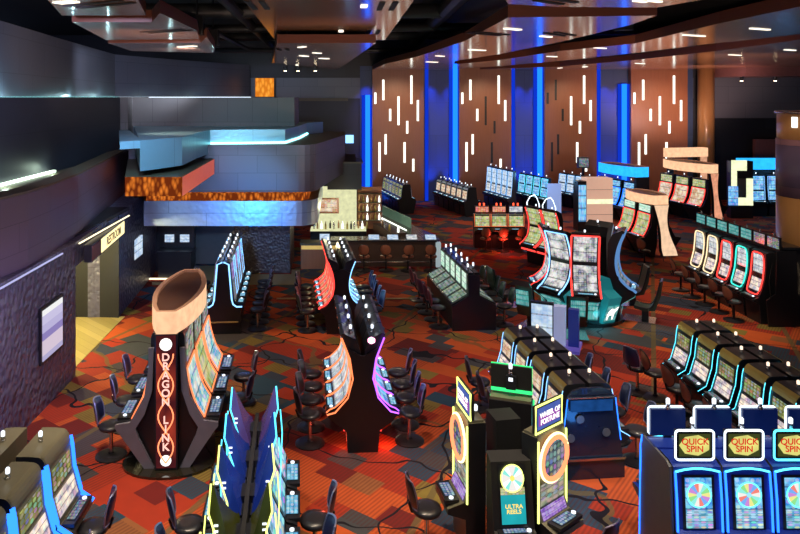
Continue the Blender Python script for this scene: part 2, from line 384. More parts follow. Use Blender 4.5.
def tag(o, label, cat, group=None):
    n = len(label.replace(',', ' ').split())
    if n > 16 or n < 4: print('LABELLEN', n, label)
    o['label'] = label; o['category'] = cat
    if group: o['group'] = group
    return o
def struct(o): o['kind'] = 'structure'; return o
def thing(name, label, cat, loc=(0, 0, 0), rz=0, group=None):
    o = bpy.data.objects.new(name, None); o.empty_display_size = .1; C.objects.link(o)
    o.location = loc; o.rotation_euler = (0, 0, rz)
    return tag(o, label, cat, group)
def spawn(kit, name, label, cat, loc, rz=0, group=None):
    """kit = [(part, mesh, [children])]; every copy shares mesh data"""
    o = thing(name, label, cat, loc, rz, group)
    def rec(parts, par):
        for nm, me, ch in parts:
            c = bpy.data.objects.new(nm, me); C.objects.link(c); c.parent = par
            rec(ch, c)
    rec(kit, o); return o
def text_data(txt, size, mat, depth=.004, space=1.0, align='CENTER'):
    cu = bpy.data.curves.new('t', 'FONT'); cu.body = txt; cu.size = size; cu.extrude = depth
    cu.align_x = align; cu.align_y = 'CENTER'; cu.space_line = space; cu.offset = size*.012
    o = bpy.data.objects.new('t', cu); C.objects.link(o)
    bpy.context.view_layer.update()
    me = bpy.data.meshes.new_from_object(o.evaluated_get(bpy.context.evaluated_depsgraph_get()))
    bpy.data.objects.remove(o); me.materials.clear(); me.materials.append(mat)
    # stand upright facing -Y
    for v in me.vertices: x, y, z = v.co; v.co = (x, -z, y)
    return me
def moved(me, d, rx=0):
    me = me.copy()
    for v in me.vertices:
        x, y, z = v.co
        y, z = y*cos(rx)-z*sin(rx), y*sin(rx)+z*cos(rx)
        v.co = (x+d[0], y+d[1], z+d[2])
    return me
def spline(pts, n=5):
    out = []
    for i in range(len(pts)-1):
        p0 = pts[max(0, i-1)]; p1 = pts[i]; p2 = pts[i+1]; p3 = pts[min(len(pts)-1, i+2)]
        for k in range(n):
            t = k/n
            out.append(tuple(.5*((2*p1[j])+(-p0[j]+p2[j])*t+(2*p0[j]-5*p1[j]+4*p2[j]-p3[j])*t*t+(-p0[j]+3*p1[j]-3*p2[j]+p3[j])*t**3) for j in range(len(p1))))
    out.append(pts[-1]); return out

ORD = ['first', 'second', 'third', 'fourth', 'fifth', 'sixth', 'seventh', 'eighth']

# ------------------------------------------------------------------ machine kits (local: player side -Y, width along X, back at y=0)
def beacon_part(y, z, x=0, mat=M_beacon, h=.16, r=.028):
    b = MB().lathe([(r*1.3, 0), (r*1.3, .03), (r, .035), (r, h*.5)], M_chrome, 10, (x, y, z-.01))
    t = MB().lathe([(r, 0), (r*1.05, h*.4), (r*.6, h*.5)], mat, 10, (x, y, z+h*.5-.01))
    return ('beacon_lamp', b.data('beacon_lamp'), [('lamp_lens', t.data('lamp_lens'), [])])
def frame_tube(line, hx, r, mat, off=.02, bottom=True):
    """light tube round a screen that follows line"""
    def sh(i):
        a = line[max(0, i-1)]; b = line[min(len(line)-1, i+1)]; dy, dz = b[0]-a[0], b[1]-a[1]; l = math.hypot(dy, dz) or 1
        return (line[i][0]-dz/l*off, line[i][1]+dy/l*off)
    q = [sh(i) for i in range(len(line))]
    pts = [(-hx, y, z) for y, z in q]+[(hx, y, z) for y, z in q[::-1]]
    return MB().tube(pts, r, mat, 5, closed=bottom)
def deck_part(y0, y1, z, w, mat=None, h=.05):
    d = MB().box(-w/2, w/2, y0, y1, z-h, z, M_black).data('button_deck')
    p = MB().quad((-w*.36, y0+.03, z+.012), (w*.30, y0+.03, z+.012), (w*.30, y1-.03, z+.012), (-w*.36, y1-.03, z+.012), mat or S['deck'])
    p.box(-w*.37, w*.31, y0+.025, y1-.025, z, z+.008, M_cab)
    b = MB().lathe([(.035, 0), (.035, .02), (.02, .028)], M_beacon, 10, (w*.39, (y0+y1)/2, z))
    return ('button_deck', d, [('touch_panel', p.data('touch_panel'), []), ('spin_button', b.data('spin_button'), [])])

def kit_curve(neon, scr='dragon', scr2='top', w=1.0, hgt=2.55, cab=None, beac=M_beacon):
    cab = cab or M_cab
    line = spline([(-.60, .92), (-.44, 1.2), (-.33, 1.55), (-.28, 1.85)], 4)
    up = [(-.27, 1.92), (-.25, hgt-.08)]
    body = [(-.12, 0), (-.36, 0), (-.80, .72), (-.88, .80), (-.88, .88), (-.62, .90)]+line+up+[(-.22, hgt), (0, hgt), (0, .6)]
    k = [('cabinet', MB().prism(body, -w/2+.02, w/2-.02, cab, M_black).data('cabinet'), []),
         ('lower_screen', MB().strip(line, -w*.40, w*.40, S[scr]).data('lower_screen'), []),
         ('upper_screen', MB().strip(up, -w*.40, w*.40, S[scr2]).data('upper_screen'), []),
         ('light_trim', frame_tube(line, w*.44, .016, neon).data('light_trim'), []),
         deck_part(-.9, -.66, .93, w*.8), beacon_part(-.12, hgt, mat=beac)]
    return k
def kit_goose(neon, scr='pale', w=.66, s=1.0, cab=None, base=None, r=.014, beac=M_beacon):
    cab = cab or M_cab
    line = spline([(-.52*s, .86*s), (-.30*s, 1.08*s), (-.21*s, 1.45*s), (-.26*s, 1.85*s), (-.40*s, 2.22*s)], 4)
    body = [(-.02, 0), (-.27*s, 0), (-.33*s, .42*s), (-.66*s, .66*s), (-.69*s, .74*s), (-.66*s, .80*s)]+line+[(-.43*s, 2.30*s), (-.36*s, 2.32*s), (-.12*s, 2.2*s), (-.02, 1.95*s)]
    mid = len(line)//2
    edge = [(-.69*s, .76*s), (-.62*s, .82*s)]+line
    trims = [('light_trim', MB().tube([(sx*(w/2-.012), y-.012, z+.004) for y, z in edge], r, neon, 5).data('light_trim'), []) for sx in (-1, 1)]
    k = [('cabinet', MB().prism(body, -w/2+.01, w/2-.01, cab, M_black if base else cab).data('cabinet'), []),
         ('lower_screen', MB().strip(line[:mid+1], -w*.40, w*.40, S[scr]).data('lower_screen'), []),
         ('upper_screen', MB().strip(line[mid+1:], -w*.40, w*.40, S[scr]).data('upper_screen'), []),
         *trims,
         deck_part(-.70*s, -.50*s, .83*s, w*.78, S['deckb']), beacon_part(-.2*s, 2.24*s, mat=beac)]
    if base:
        k.append(('top_light_trim', MB().tube([(-w/2+.01, -.42*s, 2.24*s), (w/2-.01, -.42*s, 2.24*s)], r*.8, neon, 5).data('top_light_trim'), []))
        k.append(('front_panel', MB().strip([(-.31*s, .1*s), (-.36*s, .43*s), (-.66*s, .65*s)], -w*.42, w*.42, S['teal']).data('front_panel'), []))
    return k
def kit_blade(neon, shell, side, w=.88):
    """side=+1: the camera-near end of the cabinet is at +x"""
    line = spline([(-.46, .92), (-.27, 1.3), (-.22, 1.55), (-.23, 1.67), (-.345, 2.08), (-.315, 2.42)], 4)
    back = spline([(-.04, 1.45), (-.07, 1.6), (-.15, 1.85), (-.215, 2.1), (-.295, 2.42)], 4)
    body = [(-.02, 0), (-.42, 0), (-.42, .56), (-.66, .68), (-.66, .78), (-.50, .84)]+[p for p in line if p[1] < 1.46]+[(-.23, 1.5), (-.03, 1.5)]
    def yat(cv, z):
        for a, b in zip(cv, cv[1:]):
            if a[1] <= z <= b[1]: t = (z-a[1])/((b[1]-a[1]) or 1); return a[0]*(1-t)+b[0]*t
        return cv[-1][0] if z > cv[-1][1] else cv[0][0]
    NX, NZ = 8, 9; sh = MB(); fr = MB(); ks = sh.m(shell); kf = fr.m(S['cyan'])
    for i in range(NX+1):
        u = i/NX; zt = 1.58+.84*(1-u)**1.35; x = side*(w/2-.012-u*(w-.03))
        for j in range(NZ+1):
            z = 1.47+(zt-1.47)*j/NZ
            sh.v.append((x, max(yat(back, z), yat(line, z)+.012), z)); fr.v.append((x, yat(line, z), z))
    for i in range(NX):
        for j in range(NZ):
            a = i*(NZ+1)+j; q = (a, a+1, a+NZ+2, a+NZ+1)
            sh.face(q if side > 0 else q[::-1], ks)
            uv = [(i/NX, j/NZ), (i/NX, (j+1)/NZ), ((i+1)/NX, (j+1)/NZ), ((i+1)/NX, j/NZ)]
            fr.face(q[::-1] if side > 0 else q, kf, uv[::-1] if side > 0 else uv)
    # close the near edge
    n0 = len(sh.v); sh.v += sh.v[:NZ+1]+fr.v[:NZ+1]
    for j in range(NZ): sh.face((n0+j, n0+j+1, n0+NZ+1+j+1, n0+NZ+1+j), ks)
    edge = [(-.20, 1.5), (-.215, 1.67), (-.345, 2.08), (-.315, 2.43)]
    xn = side*(w/2-.008)
    kit = [('cabinet', MB().prism(body, -w/2+.01, w/2-.01, M_cab).data('cabinet'), []),
            ('back_shell', sh.data('back_shell', True), []), ('upper_screen', fr.data('upper_screen'), []),
            ('curved_screen', MB().strip([p for p in line if p[1] < 1.46], -w*.44, w*.44, S['cyan']).data('curved_screen'), []),
            ('light_trim', MB().tube([(xn, y-.01, z) for y, z in edge], .012, neon, 5).data('light_trim'), []),
            ('lower_light_trim', MB().tube([(xn, -.39, 2.06), (xn, -.42, 1.7), (xn, -.40, 1.2)], .009, neon, 5).data('lower_light_trim'), []),
            deck_part(-.70, -.46, .84, w*.82, S['deckb'])]
    kit.append(('rear_bracket', MB().box(-.16, .16, -.14, .0, 1.42, 1.60, M_cab).data('rear_bracket'), []))
    for z in (1.86, 1.93): kit.append(('clip', MB().box(xn-.015, xn+.015, -.29, -.24, z, z+.018, M_beacon).data('clip'), []))
    return kit
def kit_brass(w=.84, neon=None, scr='oliv', top=M_black, topm=M_brass, r=.013, hz=.9):
    arc = [(-.46+.13*(1-cos(a)), 1.62+.24*sin(a)) for a in [R(t) for t in (0, 15, 30, 45, 60, 75, 88)]]
    s1 = [(-.50, 1.28), (-.47, 1.60)]; s2 = [(-.60, .92), (-.52, 1.22)]
    body = [(-.02, 0), (-.55, 0), (-.60, .58), (-.80, .68), (-.80, .76), (-.62, .84)]+s2+s1+arc+[(-.2, 1.87), (-.02, 1.87)]
    ed = [(-.80, .74), (-.62, .86)]+s2+s1+[arc[2]]
    k = [('cabinet', MB().prism(body, -w/2+.01, w/2-.01, top, M_cab).data('cabinet'), []),
         ('upper_screen', MB().strip(s1, -w*.36, w*.36, S[scr]).data('upper_screen'), []),
         ('belly_screen', MB().strip(s2, -w*.38, w*.38, S['belly']).data('belly_screen'), []),
         ('top_trim', MB().strip(arc[1:6], -w*.47, w*.47, topm, .01).data('top_trim'), []),
         deck_part(-.82, -.64, .86, w*.8, S['dim']), beacon_part(-.18, 1.88, mat=M_beaconw if topm == M_brass else M_beacon)]
    for sx in (-1, 1): k.append(('light_trim', MB().tube([(sx*(w/2-.01), y-.012, z) for y, z in ed], r, neon or NE['dim'], 5).data('light_trim'), []))
    if hz != 1:
        def sq(parts):
            for nm, me, ch in parts:
                for v in me.vertices: v.co.z *= hz
                sq(ch)
        sq(k)
    return k
def kit_slant(w=.74):
    slope = [(-.62, .80), (-.16, 1.06)]
    body = [(0, 0), (-.62, 0), (-.66, .72), (-.66, .78), (-.16, 1.04), (-.17, 1.68), (-.13, 1.72), (0, 1.72)]
    return [('cabinet', MB().prism(body, -w/2+.005, w/2-.005, M_cab).data('cabinet'), []),
            ('slanted_screen', MB().strip(slope, -w*.38, w*.38, S['grnd']).data('slanted_screen'), []),
            ('upright_screen', MB().strip([(-.165, 1.16), (-.17, 1.66)], -w*.36, w*.30, S['grn']).data('upright_screen'), []),
            ('light_trim', frame_tube(slope, w*.42, .008, M_chrome, .018).data('light_trim'), []),
            beacon_part(-.08, 1.72, .06, M_beacon, .22)]
def kit_tower(neon, scr='cyan', w=.62, hgt=2.12, beac=M_beacon, deckm=None, scr2=None):
    """upright cabinet with two stacked screens"""
    l1 = [(-.30, .98), (-.25, 1.45)]; l2 = [(-.24, 1.52), (-.19, hgt-.08)]
    body = [(0, 0), (-.42, 0), (-.45, .62), (-.56, .74), (-.56, .80), (-.34, .92)]+l1+l2+[(-.16, hgt), (0, hgt)]
    return [('cabinet', MB().prism(body, -w/2+.01, w/2-.01, M_cab).data('cabinet'), []),
            ('lower_screen', MB().strip(l1, -w*.40, w*.40, S[scr]).data('lower_screen'), []),
            ('upper_screen', MB().strip(l2, -w*.40, w*.40, S[scr2 or scr]).data('upper_screen'), []),
            ('light_trim', frame_tube(l1+l2, w*.45, .009, neon).data('light_trim'), []),
            deck_part(-.58, -.38, .87, w*.8, deckm or S['deckb']), beacon_part(-.1, hgt, mat=beac)]
def kit_round(neon, w=.80):
    """cabinet whose face is a tall rounded loop of light"""
    ln = [(-.50, .86), (-.34, 1.35), (-.30, 2.12)]
    sm = spline([(-.50, .86), (-.38, 1.2), (-.31, 1.6), (-.30, 2.16)], 5)
    body = [(0, 0), (-.45, 0), (-.50, .6), (-.68, .70), (-.68, .76), (-.52, .82)]+sm+[(-.2, 2.2), (0, 2.2)]
    hx = w*.40; loop = []
    def at(t):
        i = min(len(sm)-2, int(t*(len(sm)-1))); f = t*(len(sm)-1)-i
        return (sm[i][0]*(1-f)+sm[i+1][0]*f-.03, sm[i][1]*(1-f)+sm[i+1][1]*f)
    for k in range(28):
        a = 2*pi*k/28; c, q = cos(a), sin(a)
        x = hx*math.copysign(abs(c)**.45, c); t = .5+.48*math.copysign(abs(q)**.45, q)
        loop.append((x, *at(t)))
    n = len(sm)
    return [('cabinet', MB().prism(body, -w/2+.03, w/2-.03, M_cab).data('cabinet'), []),
            ('lower_screen', MB().strip(sm[2:n//2], -w*.30, w*.30, S['belly']).data('lower_screen'), []),
            ('upper_screen', MB().strip(sm[n//2+1:-1], -w*.30, w*.30, S['pale']).data('upper_screen'), []),
            ('light_trim', MB().tube(loop, .021, neon, 6, True).data('light_trim'), []),
            deck_part(-.70, -.52, .82, w*.7, S['dim'])]
def wheel_data(name, r, cols, n=16, hub=None, rim=None, y=0, z=0, tilt=0, ry=1.0):
    b = MB(); st = len(b.v)
    def pt(rad, a, d=0):
        x = rad*cos(a); zz = rad*sin(a)*ry; return (x, y-d+zz*sin(tilt), z+zz*cos(tilt))
    for i in range(n):
        a0, a1 = 2*pi*i/n+pi/2, 2*pi*(i+1)/n+pi/2; k = b.m(cols[i % len(cols)])
        s0 = len(b.v); b.v += [pt(r*.22, a0, .012), pt(r, a0, .012), pt(r, a1, .012), pt(r*.22, a1, .012)]
        b.face((s0, s0+1, s0+2, s0+3), k)
    k = b.m(hub or M_gold); s0 = len(b.v); b.v += [pt(r*.22, 2*pi*i/16, .016) for i in range(16)]; b.face(range(s0, s0+16), k)
    if rim: b.tube([pt(r*1.04, 2*pi*i/28, .015) for i in range(28)], r*.06, rim, 5, True)
    return b.data(name)
WC = [glow('wedge_a', (.95, .25, .2), 1.0), glow('wedge_b', (.3, .9, .8), 1.0), glow('wedge_c', (.9, .85, .3), 1.0), glow('wedge_d', (.2, .45, .95), 1.0),
      glow('wedge_e', (.95, .9, .85), 1.0), glow('wedge_f', (.3, .8, .3), 1.0), glow('wedge_g', (.7, .3, .8), .9)]
M_hub = glow('wheel_hub', (.35, .8, .95), 1.1)
M_txtred = glow('sign_red_letter', (.75, .02, .015), 1.0)
M_txtgold = glow('sign_gold_letter', (1, .72, .15), 1.3)
M_txtwhite = glow('sign_white_letter', (1, .95, .9), 1.6)
M_txtpink = glow('sign_pink_letter', (1, .50, .42), 1.5)
M_signY = glow('sign_yellow_face', (.85, .80, .22), .9, .4)
M_signdark = glow('sign_dark_face', (.10, .12, .03), .5)
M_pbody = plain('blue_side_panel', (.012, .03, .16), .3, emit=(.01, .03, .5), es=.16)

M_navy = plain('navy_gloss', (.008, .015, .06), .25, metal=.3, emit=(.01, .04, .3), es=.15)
def kit_quickspin(border, w=.715, face=True, whl=0):
    sl = [(-.50, .78), (-.44, 1.54)]
    body = [(0, 0), (-.5, 0), (-.52, .58), (-.80, .66), (-.80, .72), (-.55, .74)]+sl+[(-.43, 1.64), (-.30, 1.68), (0, 1.68)]
    k = [('cabinet', MB().prism(body, -w/2+.015, w/2-.015, M_pbody, M_cabside).data('cabinet'), [])]
    scr = MB().strip(sl, -w*.33, w*.33, M_black, .010).strip([(-.498, .80), (-.478, 1.06)], -w*.27, w*.27, S['cyan'], .02).strip([(-.478, 1.06), (-.442, 1.50)], -w*.27, w*.27, S['blue'], .018)
    t = atan2(.06, .76)
    wh = wheel_data('prize_wheel', .165, [WC[(i*3+whl) % 7] for i in range(7)], 14, M_hub, NE['cyan'], -.478, 1.27, t)
    k.append(('screen', scr.data('screen'), [('prize_wheel', wh, [])]))
    for sx in (-1, 1): k.append(('light_trim', MB().tube([(sx*(w/2-.035), -.53, .76), (sx*(w/2-.035), -.50, 1.2), (sx*(w/2-.035), -.45, 1.58)], .018, NE['blue'], 6).data('light_trim'), []))
    tr = MB()
    tr.tube([(x*(w/2-.035), -.45, 1.58+.05*(1-x*x)) for x in (-1, -.6, -.2, .2, .6, 1)], .014, NE['cyan'], 6)
    k.append(('top_light_trim', tr.data('top_light_trim'), []))
    hw, z0, z1, y = .27, 1.72, 2.13, -.36
    sg = MB().box(-hw, hw, y, y+.07, z0, z1, M_navy if not face else M_black).box(-.06, .06, y+.01, y+.06, 1.66, 1.73, M_cab)
    ch = []
    rr = []
    for cx, cz, a0 in ((hw-.04, z1-.04, 0), (-hw+.04, z1-.04, 90), (-hw+.04, z0+.04, 180), (hw-.04, z0+.04, 270)):
        for a in (0, 30, 60, 90): rr.append((cx+.05*cos(R(a0+a)), y-.005, cz+.05*sin(R(a0+a))))
    ch.append(('sign_border', MB().tube(rr, .016, border, 6, True).data('sign_border'), []))
    fc = MB().quad((-hw+.04, y-.008, z0+.04), (hw-.04, y-.008, z0+.04), (hw-.04, y-.008, z1-.04), (-hw+.04, y-.008, z1-.04), M_signdark)
    oc = 14; s0 = len(fc.v); fc.v += [(.21*cos(2*pi*i/oc)*(1.0+.1*(i % 2)), y-.012, (z0+z1)/2+.14*sin(2*pi*i/oc)*(1+.1*(i % 2))) for i in range(oc)]; fc.face(range(s0, s0+oc), fc.m(M_signY))
    ch.append(('sign_face', fc.data('sign_face'), []))
    ch.append(('sign_lettering', moved(text_data('QUICK\nSPIN', .125, M_txtred, .003, .85), (0, y-.02, (z0+z1)/2)), []))
    k.append(('topper_sign', sg.data('topper_sign'), ch))
    k.append(deck_part(-.80, -.58, .75, w*.8, S['deckb'])); k.append(beacon_part(-.30, 2.14, mat=M_beacon, h=.17, r=.03))
    return k
def kit_fortune(w=.70, green=False):
    col = NE['green'] if green else NE['yellow']
    l1 = [(-.50, .98), (-.50, 1.30)]
    body = [(-.22, 0), (-.52, 0), (-.54, .56), (-.82, .66), (-.82, .74), (-.56, .82)]+l1+[(-.50, 2.02), (-.22, 2.02)]
    k = [('cabinet', MB().prism(body, -w/2+.01, w/2-.01, M_olive if not green else M_black, M_black).data('cabinet'), []),
         ('lower_screen', MB().strip([(-.56, .82), (-.50, .97)], -w*.42, w*.42, S['purp']).data('lower_screen'), []),
         ('middle_screen', MB().strip([(-.50, 1.0), (-.50, 1.32)], -w*.42, w*.42, S['top']).data('middle_screen'), [])]
    ring = MB().tube([(.31*cos(2*pi*i/36), -.56, 1.66+.30*sin(2*pi*i/36)) for i in range(36)], .036, NE['coral'], 8, True)
    ring.tube([(.35*cos(2*pi*i/36), -.55, 1.66+.345*sin(2*pi*i/36)) for i in range(36)], .020, glow('ring_cream', (1, .85, .4), 3), 6, True)
    dk = MB(); dk.v += [(.30*cos(2*pi*i/30), -.545, 1.66+.29*sin(2*pi*i/30)) for i in range(30)]; dk.face(range(30), dk.m(S['dim']), [(.5+.5*cos(2*pi*i/30), .5+.5*sin(2*pi*i/30)) for i in range(30)])
    k.append(('wheel_ring', ring.data('wheel_ring', True), [('wheel_screen', dk.data('wheel_screen'), [])]))
    for sx in (-1, 1): k.append(('light_trim', MB().tube([(sx*(w/2), -.52, .80), (sx*(w/2), -.52, 1.98)], .016, col, 6).data('light_trim'), []))
    hw, z0, z1, y = .33, 2.06, 2.46, -.45
    if green: z0, z1 = 2.10, 2.54
    bc = MB().box(-hw, hw, y, y+.05, z0, z1, M_blackm).box(-hw, hw, y-.05, y+.2, 2.02, 2.06, M_olive)
    fr = MB().tube([(-hw, y-.01, z0), (hw, y-.01, z0), (hw, y-.01, z1), (-hw, y-.01, z1)], .016, col, 6, True)
    fc = MB().quad((-hw+.04, y-.008, z0+.04), (hw-.04, y-.008, z0+.04), (hw-.04, y-.008, z1-.04), (-hw+.04, y-.008, z1-.04), glow('fortune_sign_face'+str(green), (.10, .16, .55), .8, .3))
    bd = MB().box(-hw+.07, hw-.07, y-.022, y-.012, z0+.10, z0+.25, glow('fortune_sign_band'+str(green), (.35, .08, .45), 1.0))
    ch = [('sign_border', fr.data('sign_border'), []), ('sign_face', fc.data('sign_face'), []), ('sign_band', bd.data('sign_band'), []),
          ('sign_lettering', moved(text_data('WHEEL OF\nFORTUNE', .105, M_txtwhite, .003, .95), (0, y-.03, (z0+z1)/2)), [])]
    if green:
        gb = MB().quad((hw, y+.06, z0+.01), (-hw, y+.06, z0+.01), (-hw, y+.06, z0+.07), (hw, y+.06, z0+.07), NE['green'])
        gb.box(-.08, .08, y+.05, y+.13, z0+.08, z0+.3, M_cab).box(-.035, .035, y+.13, y+.135, z0+.22, z0+.28, M_beacon)
        ch.append(('rear_bracket', gb.data('rear_bracket'), []))
    k.append(('topper_sign', bc.data('topper_sign'), ch))
    k.append(deck_part(-.84, -.62, .84, w*.8, S['deck'])); k.append(beacon_part(-.3, 2.46 if green else 2.03, .0 if green else .1, h=.18, r=.03))
    return k

# ------------------------------------------------------------------ chairs (local: sitter faces +Y)
def kit_chair(seatm, backm, rimm=M_rim, rnd=False, foot=False):
    base = MB().lathe([(.30, 0), (.30, .02), (.24, .04), (.06, .06), (.05, .09)], M_black, 24)
    pole = MB().lathe([(.035, .07), (.035, .50), (.09, .52)], M_chrome if not rnd else M_black, 10)
    seat = MB().lathe([(.17, .52), (.23, .545), (.245, .585), (.225, .625), (.12, .64)], seatm, 24)
    for i, v in enumerate(seat.v): seat.v[i] = (v[0]*.98, v[1]*.95, v[2])
    bk = MB(); rim = MB(); k = bk.m(backm); pts = []
    NX, NZ = 8, 7; hw, z0, z1 = .22, .66, 1.13
    def sp(u, v):
        # u,v in -1..1 rounded-rectangle map
        ex = .5 if rnd else .25
        a = u*sqrt(max(0, 1-ex*v*v)); b = v*sqrt(max(0, 1-ex*u*u))
        x = hw*a*(1-.12*(b if not rnd else 0)); z = (z0+z1)/2+(z1-z0)/2*b
        y = -.24-.09*(b*.5+.5)+.07*a*a
        return x, y, z
    for side in (0, 1):
        st = len(bk.v)
        for j in range(NZ+1):
            for i in range(NX+1):
                u, v = -1+2*i/NX, -1+2*j/NZ; x, y, z = sp(u, v)
                e = 1-max(abs(u), abs(v))**4
                bk.v.append((x, y+(.03 if side == 0 else -.03)*e, z))
        for j in range(NZ):
            for i in range(NX):
                a = st+j*(NX+1)+i; q = (a, a+1, a+NX+2, a+NX+1)
                bk.face(q if side else q[::-1], k)
    per = [(i/4-1, -1) for i in range(8)]+[(1, i/4-1) for i in range(8)]+[(1-i/4, 1) for i in range(8)]+[(-1, 1-i/4) for i in range(8)]
    rim.tube([sp(u, v) for u, v in per], .014, rimm, 5, True)
    arm = MB().tube([(0, -.12, .55), (0, -.24, .57), (0, -.29, .72)], .022, M_black, 6)
    kt = [('base', base.data('base', False), []), ('pole', pole.data('pole'), []), ('seat', seat.data('seat', True), []),
          ('backrest', bk.data('backrest', True), [('piping', rim.data('piping'), [])]), ('back_support', arm.data('back_support'), [])]
    if foot: kt.append(('footrest', MB().tube([(.2*cos(R(a)), .2*sin(R(a)), .22) for a in range(0, 360, 24)], .012, M_chrome, 5, True).data('footrest'), []))
    return kt
def kit_bigchair():
    """high-backed gaming chair on a wide chrome foot"""
    body = spline([(.30, .50), (.05, .46), (-.18, .50), (-.32, .80), (-.44, 1.32)], 5)
    back = [(y-.10, z+.0) for y, z in body[::-1]]
    sh = MB().prism(body+[(-.50, 1.34)]+[(-.45, .85), (-.30, .42), (0, .36), (.30, .42)], -.27, .27, M_seatgr)
    ed = MB()
    for sx in (-1, 1): ed.tube([(sx*.27, y, z) for y, z in body], .028, M_black, 6)
    ft = MB().box(-.34, .34, -.30, .62, 0, .05, M_chrome).box(-.07, .07, -.1, .1, .05, .40, M_cab)
    sp = MB().box(-.2, .2, -.49, -.455, 1.15, 1.30, M_cab)
    return [('seat_shell', sh.data('seat_shell'), [('side_bolster', ed.data('side_bolster'), [])]), ('foot_plate', ft.data('foot_plate'), []), ('speaker_panel', sp.data('speaker_panel'), [])]
K_CH = kit_chair(M_seat, M_seat); K_CHN = kit_chair(M_seat, M_seatbl, plain('bright_rim', (.35, .38, .6), .3, metal=.7)); K_CHB = kit_chair(M_seat, M_seatbr, M_black, True)
K_CHR = kit_chair(M_seatbr, M_seatbr, M_black, True); K_CHP = kit_chair(M_seat, plain('plum_vinyl', (.14, .04, .05), .35, coat=.4), plain('red_piping', (.35, .06, .08), .4))
K_CHG = kit_chair(M_seat, M_seatgr, M_rim)
K_BIG = kit_bigchair()

# ------------------------------------------------------------------ banks
def bank(name, x, y, phi, n, pitch, left=None, right=None, gap=.03, start=0., cl=None, cr=None, cd=1.05, desc='slot machine', chdesc='black swivel stool',
         skipl=(), skipr=(), base=None, clr=None, crr=None, mname='slot_machine', j0=0):
    """two back-to-back rows running away from (x,y); phi turns the row to the left"""
    ax, ay = -sin(phi), cos(phi); lx, ly = -ay, ax
    if base:
        bw, bh = base
        b = MB().box(-bw, bw, .02+start, n*pitch+start, 0, bh, M_blackm)
        o = thing('bank_stand', f'low black stand running under {name}', 'bank stand', (x, y, 0), phi); b.obj('plinth', o)
    for i in range(n):
        d = start+(i+.5)*pitch; cx, cy = x+ax*d, y+ay*d; zz = base[1]-.002 if base else 0
        if left and i not in skipl:
            kit = left[i % len(left)]; kd = desc if isinstance(desc, str) else desc[0][i % len(desc[0])]
            spawn(kit, mname, f'{kd}, {ORD[i]} from near end, left row, {name}', 'slot machine', (cx+lx*gap, cy+ly*gap, zz), phi-pi/2, 'slot machines in '+name)
        if right and i not in skipr:
            kit = right[i % len(right)]; kd = desc if isinstance(desc, str) else desc[1][i % len(desc[1])]
            spawn(kit, mname, f'{kd}, {ORD[i]} from near end, right row, {name}', 'slot machine', (cx-lx*gap, cy-ly*gap, zz), phi+pi/2, 'slot machines in '+name)
        for kit, rng, s, sd in ((cl, clr, 1, 'left'), (cr, crr, -1, 'right')):
            if kit and (rng is None or i in rng):
                jd = random.uniform(-.04, .04); ja = random.uniform(-.25, .25)
                spawn(kit, 'swivel_stool', f'{chdesc}, {ORD[i]} from near end, {sd} row, {name}', 'stool', (cx+lx*s*(cd+gap+jd), cy+ly*s*(cd+gap+jd), 0), phi-s*pi/2+ja, 'stools along '+name)
def endcap(prof, x, y, phi, mat, label, neon=None, npath=None, z0=0, t=.05, r=.014, name='bank_stand', extra=None):
    """panel closing a bank: prof = (half width, z) from the floor up; mirrored"""
    o = thing(name, label, 'bank stand', (x, y, 0), phi)
    pr = [(a, z) for a, z in prof]+[(-a, z) for a, z in prof[::-1]]
    b = MB(); k = b.m(mat); m = len(pr)
    b.v += [(a, -t, z) for a, z in pr]+[(a, 0, z) for a, z in pr]
    b.face(list(range(m)), k); b.face([m+i for i in range(m)][::-1], k)
    for i in range(m): j = (i+1) % m; b.face((i, m+i, m+j, j), k)
    b.obj('end_panel', o)
    if neon:
        for s in (1, -1):
            nm = neon[0] if s < 0 else neon[1]
            MB().tube([(s*a, -t-.01, z) for a, z in (npath or prof)], r, nm, 6).obj('light_outline', o)
    return o

# ================================================================== THE ROOM
def wl(pts, z):  # picture outline -> plan outline at height z
    return [P(a, b, z) for a, b in pts]
ZC = 8.85
struct(MB().box(-22, 34, -3, 52, -.1, 0, M_carpet).obj('floor'))
struct(MB().box(-22, 34, -3, 52, 11.2, 11.3, M_blackm).obj('ceiling'))
YB = 47.6
struct(MB().box(-22, 34, YB, YB+.3, 0, 11.2, M_wallD).obj('wall_back'))
struct(MB().box(34, 34.3, -3, 52, 0, 11.2, M_wallD).obj('wall_right'))
# pale upper courses of the back wall between the wood panels
struct(MB().box(P(275, 100, 8)[0]*0-6.5, P(800, 100, 8)[0]*0+24, YB-.06, YB, 6.9, 8.3, M_wallU).obj('trim_1'))

